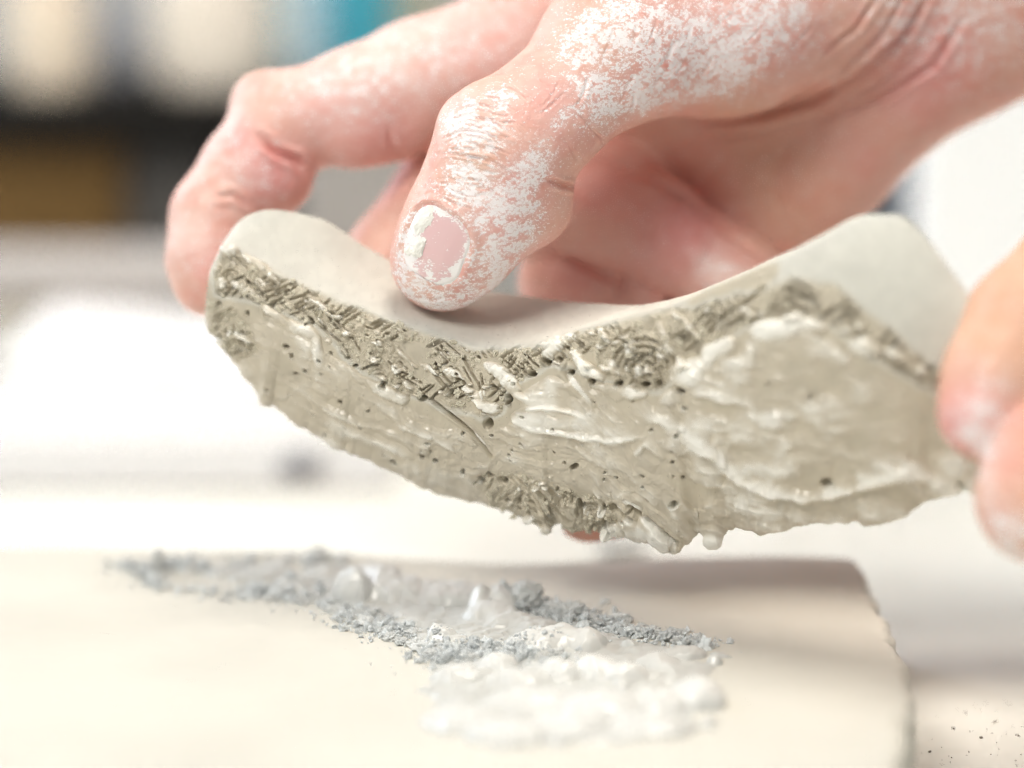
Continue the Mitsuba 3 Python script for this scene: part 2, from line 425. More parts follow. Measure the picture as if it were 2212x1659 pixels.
BLOB = [(598, 684, 42, 11, 34, 1.1), (655, 716, 34, 15, 28, 1.6), (690, 760, 15, 40, -18, 1.7), (760, 800, 46, 13, 32, 1.0), (830, 840, 46, 14, 26, 1.4), (868, 858, 20, 14, 10, 1.5), (502, 535, 20, 15, 0, 1.8), (480, 612, 14, 10, 60, 1.2),
        (535, 632, 40, 10, 32, 0.9), (560, 575, 46, 10, 30, 0.8), (1072, 800, 34, 15, 38, 1.9), (1105, 822, 32, 13, 25, 1.6), (1128, 848, 36, 10, 35, 1.2), (1190, 750, 18, 34, 28, 2.0), (1228, 730, 26, 14, -30, 1.6), (1268, 792, 52, 14, 42, 2.1),
        (1175, 905, 62, 15, 12, 1.3), (1250, 915, 52, 20, 4, 1.5), (1325, 930, 62, 12, 8, 1.1), (1310, 850, 44, 12, 24, 1.1), (1365, 852, 34, 14, 0, 1.6), (1452, 858, 30, 18, -20, 1.5), (1490, 800, 46, 34, -35, 2.0), (1555, 755, 44, 32, -35, 2.4),
        (1600, 790, 50, 26, -10, 1.6), (1680, 716, 62, 26, -8, 2.6), (1745, 702, 52, 15, 12, 1.9), (1627, 775, 14, 34, 5, 1.6), (1870, 746, 42, 15, 12, 1.9), (1935, 762, 26, 12, 26, 1.4), (1990, 796, 16, 11, 30, 1.2), (1900, 935, 70, 20, 22, 1.2),
        (1960, 960, 50, 18, 20, 1.2), (1780, 930, 60, 14, 24, 0.9), (1420, 905, 60, 12, 16, 1.0), (1530, 900, 50, 16, 12, 1.0), (1300, 1000, 60, 9, 6, 0.8), (1370, 1075, 60, 10, -4, 0.9), (1225, 1030, 30, 8, 40, 0.7), (1460, 1100, 50, 8, 15, 0.7),
        (1330, 1148, 26, 17, -10, 2.2), (1385, 1140, 46, 24, 30, 2.4), (1430, 1165, 40, 16, 38, 2.8), (1464, 1186, 20, 13, 20, 3.0), (1540, 1166, 18, 13, 0, 2.2), (1180, 1146, 20, 10, 20, 1.6), (1320, 800, 20, 9, 50, 1.1), (1360, 760, 16, 8, 60, 1.0),
        (1430, 720, 30, 9, 62, 1.0), (1300, 720, 22, 8, 58, 1.0), (1480, 700, 26, 9, 55, 0.9), (980, 800, 28, 8, 40, 0.9), (930, 790, 22, 7, 35, 0.8), (880, 770, 30, 7, 34, 0.8), (1030, 860, 30, 10, 40, 1.2), (740, 810, 26, 30, 10, 0.7)]
for i in range(24):
    x = random.uniform(560, 1560)
    y = np.interp(x, *zip(*[(s[0], s[1]) for s in STA])) + random.uniform(20, 150)
    BLOB.append((x, y, random.uniform(6, 20), random.uniform(3, 8), random.gauss(38, 15), random.uniform(0.6, 1.2)))
for x, y, rx, ry, a, h in BLOB:
    m = (np.abs(fx - x) < 1.5 * max(rx, ry) + 20) & (np.abs(fy - y) < 1.5 * max(rx, ry) + 20)
    a = math.radians(a)
    dx, dy = fx[m] - x + 2.0 * warp[m] + 5 * rough[m], fy[m] - y + 2.0 * warp2[m] + 5 * chunk[m]
    p, q = dx * math.cos(a) + dy * math.sin(a), -dx * math.sin(a) + dy * math.cos(a)
    s = 1 - (p / rx) ** 2 - (q / ry) ** 2
    b = np.where(s > 0, 0.72 * h * np.sqrt(np.maximum(s, 0)), 2.0 * np.maximum(s, -2)) - 0.1
    H1[m] = -smin(-H1[m], -(b + 0.45 * rough[m]), 0.5)
for pts, w, h in [([(1440, 900), (1500, 942), (1560, 992), (1600, 1036), (1660, 1060), (1740, 1070), (1830, 1056), (1920, 1030), (2000, 985)], 11, 1.5), ([(1080, 885), (1150, 922), (1230, 938), (1330, 950), (1400, 942)], 7, 0.9),
                  ([(1130, 880), (1200, 880), (1290, 905)], 5, 0.7), ([(1370, 985), (1400, 960), (1440, 990)], 6, 0.9),
                  ([(700, 900), (800, 950), (900, 985)], 9, 0.6), ([(640, 840), (720, 890), (830, 930), (950, 980)], 7, 0.5), ([(860, 920), (930, 940), (1000, 985)], 6, 0.5)]:
    d, t = poly_dist(fx + 0.9 * warp, fy + 0.9 * warp2, pts)
    H1 += cover * isf * h * np.exp(-(d / w) ** 2) * np.clip(6 * t * (1 - t), 0, 1)
mass = nfbm(np.stack([A_ / 85, B_ / 42, 0 * A_], -1), 1, 4, 18) - 0.5
brush = nfbm(np.stack([A_ / 70 + 2 * mass, B_ / 7.5, 0 * A_], -1), 1, 3, 19) - 0.5
H1 += cover * isf * (1.7 * mass * sstep(1380, 1560, fx) + 1.2 * mass + 0.55 * brush * sstep(0.35, 0.6, nfbm(P3, 1 / 80.0, 2, 20)))
H1 -= 2.4 * PIT * sstep(0.3, 1.0, PIT)
H1 += zone * 2.3 * sstep(0.63, 0.80, nfbm(np.stack([A_ / 34, B_ / 13, 0 * A_], -1), 1, 3, 71)) * isf
for pts, w, dp in [([(935, 865), (1000, 915), (1062, 985)], 4, 2.0), ([(1362, 1092), (1400, 1118), (1432, 1146), (1465, 1168)], 5, 2.6), ([(1322, 1092), (1362, 1118)], 5, 2.2)]:
    d, t = poly_dist(fx, fy, pts)
    H1 -= dp * np.exp(-(d / w) ** 4)

taper = np.clip(np.minimum(np.arange(NU) / 25.0, (NU - 1 - np.arange(NU)) / 25.0), 0, 1)[:, None]
body = ring + nr * ((H0 * taper)[..., None])
# colour of the clay itself: pale dry skin of the slab, damper and browner where it was cut
tone = nfbm(P3, 1 / 45, 4, 21)[..., None]
dry, cut = np.array([0.565, 0.555, 0.505]), np.array([0.485, 0.44, 0.352])
cutm = np.maximum(zone, sstep(0.02, 0.25, cover * isf))[..., None]
tone2 = sstep(0.4, 0.7, nfbm(P3, 1 / 16.0, 4, 26))[..., None]
colr = dry * (0.92 + 0.12 * tone + 0.05 * tone2) * (1 - cutm) + cutm * cut * (0.85 + 0.3 * tone)
speck = (meshkit.noise(P3 / 3.2, 33) > 0.955)[..., None]
colr = np.where(speck, colr * 0.72, colr)
fb = tri(grid_faces(NU, NR, True))
vb_ = np.vstack([body.reshape(-1, 3), body[0].mean(0)[None], body[-1].mean(0)[None]])
cb_ = np.vstack([colr.reshape(-1, 3), dry[None], dry[None]])
j = np.arange(NR)
n0, n1 = NU * NR, NU * NR + 1
fb = np.vstack([fb, np.stack([np.full(NR, n0), (j), (j + 1) % NR], 1), np.stack([np.full(NR, n1), (NU - 1) * NR + (j + 1) % NR, (NU - 1) * NR + j], 1)])
vw = world(vb_)
sgn = np.einsum('ij,ij->i', vw[fb[:, 0]], np.cross(vw[fb[:, 1]], vw[fb[:, 2]])).sum()
if sgn < 0:
    fb = fb[:, ::-1]
uvp = vb_[:, :2] * 1e-3
add('clay_slab__body', trimesh.Trimesh(vw * MM, fb, process=False), 'clay_matte', smooth=True, color=cb_, uv=uvp)
tag('clay_slab', 'curved grey clay slab held up in both hands, its cut edge scored and smeared with wet slip', 'clay slab')
SLAB_BODY = vb_.copy()

keep = (H1 > H0 - 0.25) & (isf > 0.5)
q = grid_faces(NU, NR, True)
q = q[keep.reshape(-1)[q].any(1)]
sl = ring + nr * ((np.maximum(H1, H0 - 0.3) * taper)[..., None])
fsl = tri(q)[:, ::-1] if sgn < 0 else tri(q)
used = np.unique(fsl)
remap = np.full(NU * NR, -1)
remap[used] = np.arange(len(used))
thick = sstep(0.25, 1.6, H1 - H0 + 0.35 * swirl + 0.5 * mass)[..., None]
csl = np.array([0.485, 0.437, 0.35]) * (1 - thick) + np.array([0.74, 0.725, 0.67]) * thick
csl = csl * (0.93 + 0.14 * tone)
add('clay_slab__slip', trimesh.Trimesh(world(sl.reshape(-1, 3)[used]) * MM, remap[fsl], process=False), 'clay_wet', smooth=True, color=csl.reshape(-1, 3)[used], label='wet shiny slip smeared over the cut face')

protos = []
for i in range(14):
    m = trimesh.creation.icosphere(subdivisions=0 if i < 10 else 2)
    p = np.array(m.vertices)
    p *= (1 + 0.95 * (2 * meshkit.noise(p * 1.7 + i * 5.3, i) - 1))[:, None]
    protos.append((p, np.array(m.faces)))
cand = np.argwhere((zone > 0.5) & (meshkit.fbm(P3 / 50.0, 2, 17) > 0.45))
pick = cand[rng.integers(0, len(cand), 2600)]
vv, ff, off = [], [], 0
for a_, b_ in pick:
    r = min(0.6, 0.07 + rng.exponential(0.09) + (rng.random() < 0.04) * 0.25)
    p, fc = protos[int(rng.integers(10)) if r < 0.3 else 10 + int(rng.integers(4))]
    p = (p * r * np.array([1.3, 1, 0.7])) @ trimesh.transformations.random_rotation_matrix(rng.random(3))[:3, :3].T
    hh = max(H0[a_, b_], H1[a_, b_])
    vv.append(p + ring[a_, b_] + nr[a_, b_] * (hh + 0.3 * r))
    ff.append(fc + off)
    off += len(p)
M('scored_crumb', principled((0.54, 0.505, 0.41), 0.8, 0.25))
add('clay_slab__crumbs', trimesh.Trimesh(world(np.vstack(vv)) * MM, np.vstack(ff), process=False), 'scored_crumb', kind='stuff')

# ------------------------------------------------------------------ hands
SKIN = {}


def dust_proc(key, blobs, base):
    """Weight of the dried clay dust: grains where the hand has been in clay (blobs: world centre m, radius m, amount)."""
    def cover_at(p):
        c = mi.Float(base)
        for x, y, z, r, a in blobs:
            c = c + a * dr.exp(-(dr.square(p.x - x) + dr.square(p.y - y) + dr.square(p.z - z)) / (r * r))
        return dr.minimum(c, 1.0)

    def grains(p):
        c = cover_at(p)
        g = 0.42 * noise(p.x * 2100, p.y * 2100, p.z * 2100) + 0.36 * noise(p.x * 4300 + 7, p.y * 4300, p.z * 4300) + 0.22 * noise(p.x * 8100, p.y * 8100 + 3, p.z * 8100)
        big = fbm(p.x * 520, p.y * 520, p.z * 520 + 3, 3)
        c = dr.clip(c * (2.1 * big - 0.15), 0, 1)
        return c, g

    def weight(p, n, uv):
        c, g = grains(p)
        return dr.clip(smoothstep(0.66 - 0.36 * c, 0.94 - 0.36 * c, g) * 0.9 + 0.30 * c, 0, 0.95)

    def height(p, n, uv):
        c, g = grains(p)
        fine = fbm(p.x * 1250, p.y * 1250, p.z * 1250, 3)
        return 0.00005 * smoothstep(0.72 - 0.40 * c, 0.92 - 0.40 * c, g) + 0.00017 * fine
    M(key, {'type': 'bumpmap', 'arbitrary': proc(height, 8e-5), 'scale': 1.0,
            'bsdf': {'type': 'blendbsdf', 'weight': proc(weight),
                     'a': principled(VC, 0.42, 0.42), 'b': {'type': 'twosided', 'b': {'type': 'diffuse', 'reflectance': {'type': 'rgb', 'value': [0.88, 0.85, 0.865]}}}}})


def blotch(col, v, px, py, front, items):
    for x, y, r, rgb, a in items:
        w = a * np.exp(-((px - x) ** 2 + (py - y) ** 2) / (r * r))
        w = np.clip(w * front, 0, 1)[:, None]
        col[:] = col * (1 - w) + w * np.array(rgb)
    return col


def crease(v, n, px, py, front, items):
    for pts, w, dp, lip in items:
        xs, ys = [p[0] for p in pts], [p[1] for p in pts]
        m = (px > min(xs) - 8 * w) & (px < max(xs) + 8 * w) & (py > min(ys) - 8 * w) & (py < max(ys) + 8 * w) & (front > 0.05)
        d, t = poly_dist(px[m], py[m], pts)
        e = np.clip(5 * t * (1 - t) + 0.1, 0, 1)
        v[m] += n[m] * ((-dp * np.exp(-(d / w) ** 2) + lip * dp * np.exp(-((d - 2 * w) / w) ** 2)) * e * front[m])[:, None]


# right hand: thumb in front on the slab, forefinger round its left end, the others curled behind
FR = Field((-82, 1, 540), (150, 112, 700), 0.5)
PALM = FR.new()
for a, b in [((2200, -65, 68, 20), (2520, -220, 76, 26)), ((2160, -15, 70, 15), (1728, 378, 80, 13.5)), ((1775, 352, 80, 12), (1630, 530, 84, 13)), ((1620, 335, 80, 12), (1560, 480, 86, 12)), ((2050, 40, 68, 18), (1500, 225, 82, 13)),
             ((1950, 100, 70, 14), (1620, 335, 88, 12)), ((1700, -60, 60, 21), (1250, 0, 64, 16)), ((2150, -40, 66, 20), (1750, -60, 60, 21)), ((1250, 20, 64, 14), (1430, 230, 82, 12)), ((2080, 78, 68, 13), (2230, -30, 68, 16))]:
    FR.capsule(PALM, cam(a[0], a[1], nearer(a[2])), cam(b[0], b[1], nearer(b[2])), a[3], b[3], 8.0)
FINGERS = {
    'thumb': ([(950, 566, 10, 9.2), (985, 520, 7, 10.3), (1035, 440, 5, 11.2), (1082, 330, 4, 11.6), (1130, 290, 5, 10.4), (1188, 240, 8, 10.4), (1325, 108, 14, 13.6), (1560, 58, 28, 16.8), (1790, -25, 46, 18), (2000, -70, 60, 18)], 5.0, 3.5),
    'index': ([(1260, 55, 64, 14), (905, 178, 54, 12.2), (780, 218, 47, 10.6), (615, 270, 45, 9.8), (540, 370, 43, 9.3), (470, 468, 41, 8.9), (453, 560, 38, 8.1), (455, 606, 36, 7.3)], 3.5, 9.0),
    'middle': ([(1340, 160, 76, 12.5), (1015, 330, 72, 10.4), (850, 560, 56, 9.0), (770, 700, 52, 8)], 4.0, 6.0),
    'ring': ([(1460, 310, 94, 12), (1190, 446, 68, 11.4), (1400, 492, 60, 10.6), (1590, 620, 54, 10.2), (1700, 740, 50, 9)], 3.5, 1.2),
    'little': ([(1560, 440, 100, 11), (1225, 605, 74, 9.4), (1305, 640, 66, 8.3), (1430, 690, 62, 7.4)], 3.0, 1.5)}
G = FR.new()
FT = None
for name, (pts, k, kp) in FINGERS.items():
    F = FR.new()
    FR.chain(F, pts, k)
    if name == 'index':
        FR.chain(F, [(596, 388, 41, 7.2)], 3)
        FR.chain(F, [(770, 285, 44, 7), (860, 270, 48, 7)], 4)
        FR.chain(F, [(560, 215, 45, 5.0)], 4)
    if name == 'thumb':
        FR.chain(F, [(1150, 445, 8, 7.5)], 5)            # pulp of the thumb
        FR.chain(F, [(1012, 262, 4, 4.6), (1046, 244, 2, 5.0)], 4)   # knuckle
        FT = F.copy()
    F = smin(F, PALM, kp)
    G = smin(G, F, 0.8) if name != 'thumb' else F
v, f = largest(*surface_nets(G, FR.lo, FR.h))
m0 = trimesh.Trimesh(v, f, process=False)
trimesh.smoothing.filter_taubin(m0, 0.5, 0.53, 8)
v = np.array(m0.vertices)
n = vnormals(v, f)
px, py = pix(v)
fine = (v[:, 2] - FOCUS < 34) & (px > 780) & (px < 2000) & (py < 720) & (py > -30) & ((n * v).sum(1) < 0)
v, f = trimesh.remesh.subdivide(v, f, face_index=np.nonzero(fine[f].all(1))[0])[:2]
n = vnormals(v, f)
px, py = pix(v)
view = v / np.linalg.norm(v, axis=1, keepdims=True)
front = sstep(-0.02, 0.25, -(n * view).sum(1))
thumb_near = sstep(46, 26, v[:, 2] - FOCUS - 0.012 * np.clip(px - 1400, 0, 600) * 1.5)
far_ = 1 - thumb_near
wob = 10 * (nfbm(v, 1 / 5.0, 3, 41) - 0.5)
wob2 = 10 * (nfbm(v, 1 / 5.0, 3, 42) - 0.5)
# wrinkles over the thumb joint
TH = [([(958, 300), (1000, 282), (1050, 290), (1085, 310)], 3, 0.34, 0.5), ([(970, 262), (1010, 250), (1060, 262), (1100, 290)], 3, 0.3, 0.5), ([(960, 330), (1010, 338), (1060, 345), (1100, 372), (1120, 392)], 3.4, 0.4, 0.4),
      ([(1000, 235), (1040, 225), (1080, 238)], 2.8, 0.28, 0.5), ([(1040, 205), (1075, 215), (1110, 240)], 2.6, 0.25, 0.4), ([(1070, 180), (1110, 195), (1140, 220)], 2.6, 0.22, 0.4),
      ([(1180, 388), (1215, 397), (1262, 412)], 6, 0.9, 0.4), ([(1215, 300), (1240, 330), (1250, 350)], 4, 0.3, 0.4), ([(1255, 250), (1290, 290), (1310, 306)], 4, 0.3, 0.4), ([(880, 640), (930, 648), (1000, 640)], 3, 0.2, 0.3)]
for i in range(60):
    y = random.uniform(225, 450)
    x = 965 - 0.36 * (y - 330) + random.uniform(0, 90)
    L = random.uniform(16, 60)
    a = math.radians(random.gauss(12, 9))
    TH.append(([(x, y), (x + 0.5 * L, y + 0.5 * L * math.sin(a) - 2), (x + L, y + L * math.sin(a))], random.uniform(2, 3), random.uniform(0.08, 0.24), 0.4))
for i in range(50):
    x, y = random.uniform(1090, 1330), random.uniform(60, 330)
    L = random.uniform(20, 60)
    a = math.radians(random.gauss(52, 9))
    TH.append(([(x, y), (x + L * math.cos(a), y + L * math.sin(a))], 2.2, random.uniform(0.03, 0.09), 0.4))
for i in range(34):
    x, y = random.uniform(1180, 1900), random.uniform(20, 230)
    L = random.uniform(30, 90)
    a = math.radians(random.gauss(118 if x < 1500 else 128, 9))
    TH.append(([(x, y), (x + L * math.cos(a) * 0.5 + 3, y + L * math.sin(a) * 0.5), (x + L * math.cos(a), y + L * math.sin(a))], random.uniform(2.5, 5), random.uniform(0.06, 0.20), 0.3))
crease(v, n, px + wob, py + wob2, front * thumb_near, TH)
crease(v, n, px + 0.6 * wob, py + 0.6 * wob2, front, [([(2010, -10), (1950, 80), (1860, 160), (1750, 222), (1640, 250), (1520, 262)], 8, 2.2, 0.35), ([(2080, 40), (2020, 140), (1900, 215), (1760, 262)], 8, 1.2, 0.3), ([(1900, -10), (1850, 60), (1760, 130)], 7, 0.7, 0.3), ([(1960, -10), (1900, 80), (1800, 165)], 6, 0.8, 0.3)])
crease(v, n, px + 0.6 * wob, py + 0.6 * wob2, front * sstep(18, 34, v[:, 2] - FOCUS), [
    ([(1440, 340), (1520, 300), (1640, 290)], 9, 0.4, 0.3), ([(1262, 332), (1400, 380), (1500, 438), (1645, 556)], 10, 1.8, 0.15), ([(1140, 528), (1250, 568), (1345, 614)], 8, 1.4, 0.15), ([(1700, 300), (1680, 400), (1700, 480)], 14, 0.6, 0.2),
    ([(560, 300), (600, 330), (640, 345), (660, 372)], 9, 2.2, 0.5), ([(545, 290), (580, 300), (640, 318)], 6, 0.5, 0.3), ([(470, 425), (505, 420), (540, 446)], 6, 1.1, 0.5), ([(460, 446), (500, 452)], 5, 0.5, 0.3), ([(840, 270), (850, 320), (880, 340)], 8, 0.5, 0.2),
    ([(1345, 590), (1340, 640)], 8, 1.2, 0.2), ([(1430, 470), (1400, 540)], 8, 0.6, 0.2), ([(1545, 520), (1500, 600)], 8, 0.4, 0.2)])
# the nail bed
aT, bT = cam(1060, 345, 3), cam(950, 566, 8)
ax = (bT - aT) / np.linalg.norm(bT - aT)
nv = np.array([-0.34, 0.20, -1.0])
nv -= ax * (nv @ ax)
nv /= np.linalg.norm(nv)
sd = np.cross(nv, ax)
if sd[0] < 0:
    sd = -sd
C0 = cam(955, 528, 0)
rel = v - C0
ls, la, ln = rel @ sd, rel @ ax, rel @ nv
NW, NL = 6.2, 6.7


def nail_sd(s, l):
    """Signed distance-like measure of the nail outline, rounded at the root."""
    qx, qy = np.abs(s) - (NW - 4.4), np.abs(l) - (NL - 4.4)
    return np.hypot(np.maximum(qx, 0), np.maximum(qy, 0)) + np.minimum(np.maximum(qx, qy), 0) - 4.4


nd = nail_sd(ls, la)
tip_side = sstep(2.0, 6.0, la)
on_nail = (ln > -7) & (np.abs(v[:, 2] - C0[2]) < 16) & ((n @ nv) > 0.1)
shift = np.where(on_nail, -0.55 * sstep(0.3, -0.6, nd) + 0.40 * np.exp(-((nd - 0.9) / 0.8) ** 2) * (1 - 0.7 * tip_side) - 0.30 * np.exp(-((nd - 0.1) / 0.3) ** 2), 0)
v = v + n * shift[:, None]
# skin grain, veins, pores
v += n * (0.16 * (nfbm(v, 1 / 1.6, 3, 51) - 0.5) + 0.35 * (nfbm(v, 1 / 11.0, 2, 52) - 0.5))[:, None]
n = vnormals(v, f)
base = np.array([0.67, 0.385, 0.305])
colh = np.tile(base, (len(v), 1)) * (0.90 + 0.2 * nfbm(v, 1 / 9.0, 3, 60))[:, None]
mot = sstep(0.42, 0.72, nfbm(v, 1 / 5.5, 3, 64))[:, None] * 0.45
colh = colh * (1 - mot) + mot * np.array([0.66, 0.27, 0.225])
mot = sstep(0.5, 0.75, nfbm(v, 1 / 3.0, 3, 65))[:, None] * 0.4
colh = colh * (1 - mot) + mot * np.array([0.76, 0.53, 0.45])
RED, PINK, PALE, TAN = (0.63, 0.205, 0.20), (0.72, 0.37, 0.35), (0.80, 0.62, 0.57), (0.60, 0.34, 0.19)
fr_n, fr_f = front * thumb_near, front * sstep(16, 32, v[:, 2] - FOCUS)
blotch(colh, v, px, py, fr_n, [(1130, 400, 70, RED, .55), (1060, 480, 60, PINK, .6), (1120, 560, 70, PINK, .6), (1000, 640, 60, RED, .45), (1020, 360, 50, TAN, .6), (1200, 220, 90, PINK, .5), (1480, 120, 170, RED, .4), (1650, 90, 120, PINK, .5), (1300, 60, 80, TAN, .35), (1600, 230, 90, TAN, .35)])
blotch(colh, v, px, py, fr_f, [(590, 370, 80, RED, .9), (520, 300, 45, RED, .6), (820, 280, 110, RED, .7), (700, 250, 80, PINK, .6), (450, 560, 60, RED, .55), (480, 240, 50, PALE, .5), (400, 500, 50, PALE, .6), (850, 110, 160, PALE, .45), (1050, 100, 120, PINK, .5),
                               (2020, 130, 110, RED, .8), (1960, 190, 70, PINK, .6), (1480, 500, 110, RED, .85), (1550, 590, 45, PALE, .75), (1240, 610, 90, RED, .5), (1400, 570, 80, PINK, .5), (1290, 400, 80, RED, .5), (1700, 380, 150, TAN, .35), (1850, 330, 120, PINK, .4)])


def at_surface(x, y, zmax):
    m = (front > 0.2) & (v[:, 2] - FOCUS < zmax)
    i = np.argmin((px[m] - x) ** 2 + (py[m] - y) ** 2 + 0.02 * (v[m, 2] - FOCUS) ** 2)
    return world(v[m][i]) * MM


DUST = []
for x, y, r, a, zm in [(1010, 255, 5, .75, 40), (1055, 285, 5, .7, 40), (1000, 345, 5, .35, 40), (1030, 395, 4, .45, 40), (1010, 440, 5, .4, 40), (1165, 345, 3.2, .9, 40), (1135, 410, 5, .7, 40), (1105, 480, 6.5, .85, 40), (1085, 560, 6.5, .8, 40), (1050, 620, 5, .6, 40),
                       (960, 645, 8, .75, 40), (880, 610, 5, .9, 40), (880, 530, 4, .9, 40), (900, 480, 3.5, .6, 40), (1030, 650, 5, .7, 40), (985, 250, 4, .6, 40), (975, 400, 4, .5, 40), (1215, 265, 3, .6, 40), (1280, 90, 5.5, .95, 60), (1330, 130, 8, .85, 60), (1390, 60, 9, .9, 60), (1480, 110, 9, .8, 60), (1390, 190, 7, .7, 60), (1290, 220, 5, .6, 60), (1600, 80, 10, .6, 60), (1700, 20, 9, .6, 70),
                       (1560, 170, 7, .4, 60), (1090, 205, 3, .6, 40), (2100, 60, 15, .55, 200), (1950, 20, 10, .35, 200), (640, 190, 8, .4, 200), (880, 130, 12, .4, 200), (760, 180, 9, .35, 200), (470, 330, 8, .4, 200), (1060, 90, 12, .4, 200), (410, 520, 6, .35, 200), (560, 380, 6, .25, 200), (1550, 590, 6, .4, 200)]:
    DUST.append((*at_surface(x, y, zm), r * MM, a * 0.87))
dust_proc('skin_right', DUST, 0.17)
uvh = np.stack([v[:, 0], v[:, 1]], 1) * 1e-3
add('hand__skin', trimesh.Trimesh(world(v) * MM, f, process=False), 'skin_right', smooth=True, color=colh, uv=uvh)
tag('hand', 'dusty hand from the upper right, its thumb pressing on top of the held slab', 'hand')

# nail plate, following the bed
ns, nl = 70, 80
ss, ll = np.meshgrid(np.linspace(-NW - 0.2, NW + 0.2, ns), np.linspace(-NL - 0.2, NL + 0.1, nl), indexing='ij')
probe = np.arange(9, -9, -0.1)
pp = C0 + ss[..., None, None] * sd + ll[..., None, None] * ax + probe[:, None] * nv
val = map_coordinates(FT, ((pp - FR.lo) / FR.h).reshape(-1, 3).T, order=1, mode='nearest').reshape(ns, nl, -1)
hgt = probe[np.argmax(val < 0, -1)]
hgt = gaussian_filter(hgt, 4, mode='nearest')
sdn = nail_sd(ss, ll)
hgt = hgt + 0.05 - 0.9 * sstep(-0.25, 0.35, sdn) * (1 - 0.75 * sstep(3, 7, ll)) + 0.25 * sstep(4, 7, ll) + 0.05 * (nfbm(np.stack([ss / 0.5, ll / 6, 0 * ss], -1), 1, 3, 61) - 0.5)
nvt = C0 + ss[..., None] * sd + ll[..., None] * ax + hgt[..., None] * nv
qn = grid_faces(ns, nl)
qn = qn[(sdn.reshape(-1)[qn] < 0.35).all(1)]
tn = tri(qn)
if (np.cross(nvt.reshape(-1, 3)[tn[0, 1]] - nvt.reshape(-1, 3)[tn[0, 0]], nvt.reshape(-1, 3)[tn[0, 2]] - nvt.reshape(-1, 3)[tn[0, 0]]) @ nv) < 0:
    tn = tn[:, ::-1]
nail_w = (world(nvt).reshape(-1, 3)) * MM


def nail_frame(p):
    o = world(C0) * MM
    d = [p.x - o[0], p.y - o[1], p.z - o[2]]
    w = [world(C0 + q) - world(C0) for q in (sd, ax)]
    return [sum(d[k] * float(q[k]) for k in range(3)) * 1000 for q in w]


def nail_dust(p, n_, uv):
    s, l = nail_frame(p)
    edge = dr.sqrt(dr.square(dr.maximum(dr.abs(s) - 2.2, 0)) + dr.square(dr.maximum(dr.abs(l) - 2.8, 0))) / 4.4
    g = 0.35 * noise(p.x * 3600, p.y * 3600, p.z * 3600) + 0.65 * fbm(p.x * 700, p.y * 700, p.z * 700, 3)
    left = smoothstep(-1.5, -4.5, s)
    spots = fbm(p.x * 300 + 4, p.y * 300, p.z * 300, 2)
    c = dr.clip((0.2 + 0.9 * smoothstep(0.45, 0.95, edge) + 0.7 * left + 0.6 * smoothstep(1.0, 5.5, l)) * (2.2 * spots - 0.2), 0, 1)
    return dr.clip(smoothstep(0.74 - 0.45 * c, 0.88 - 0.45 * c, g) * 0.9 + 0.08 + 0.2 * c, 0, 1)


def nail_height(p, n_, uv):
    return 0.00005 * nail_dust(p, n_, uv)


M('nail', {'type': 'bumpmap', 'arbitrary': proc(nail_height, 8e-5), 'scale': 1.0,
           'bsdf': {'type': 'blendbsdf', 'weight': proc(nail_dust), 'a': principled((0.70, 0.44, 0.45), 0.3, 0.5), 'b': {'type': 'twosided', 'b': {'type': 'diffuse', 'reflectance': {'type': 'rgb', 'value': [0.88, 0.86, 0.86]}}}}})
un = np.unique(tn)
rm = np.full(ns * nl, -1)
rm[un] = np.arange(len(un))
add('hand__thumbnail', trimesh.Trimesh(nail_w[un], rm[tn], process=False), 'nail', smooth=True, uv=nvt.reshape(-1, 3)[un][:, :2] * 1e-3, label='pink thumbnail rimmed with dry white clay')


def lump(center, radii, seed, sub=3, amp=0.35, rot=None):
    m = trimesh.creation.icosphere(subdivisions=sub)
    p = np.array(m.vertices)
    p = p * (1 + amp * (2 * meshkit.fbm(p * 1.6 + seed * 3.1, 3, seed) - 1) + 0.5 * amp * (2 * meshkit.fbm(p * 4 + seed, 2, seed + 3) - 1))[:, None]
    p = p * np.asarray(radii)
    if rot is not None:
        p = p @ rot.T
    return trimesh.Trimesh(p + np.asarray(center), m.faces, process=False)


M('flake', principled((0.80, 0.795, 0.75), 0.8, 0.25))
fl = []
B = np.stack([sd, ax, nv], 1)
for s, l, rs, rl, rn, sdd in [(-3.0, -4.2, 1.2, 1.6, 0.45, 1), (-3.7, -2.4, 1.1, 2.0, 0.45, 2), (-3.1, -2.8, 0.8, 1.0, 0.55, 8), (-2.0, 1.2, 0.9, 1.3, 0.8, 3), (-2.4, 2.7, 1.1, 1.1, 0.7, 4), (-1.6, 2.0, 0.5, 0.8, 0.6, 6), (-4.2, 3.6, 0.8, 0.8, 0.4, 5)]:
    hh = map_coordinates(hgt, [[(s + NW + 0.2) / (2 * NW + 0.4) * (ns - 1)], [(l + NL + 0.2) / (2 * NL + 0.3) * (nl - 1)]], order=1)[0]
    c = C0 + s * sd + l * ax + (hh + 0.1) * nv
    fl.append(lump(c, (rs, rl, rn), sdd, 4, 0.6, B))
fm = trimesh.util.concatenate(fl)
add('hand__clay_flake', trimesh.Trimesh(world(np.array(fm.vertices)) * MM, fm.faces, process=False), 'flake', smooth=True, label='dried flakes of clay stuck on the thumbnail')

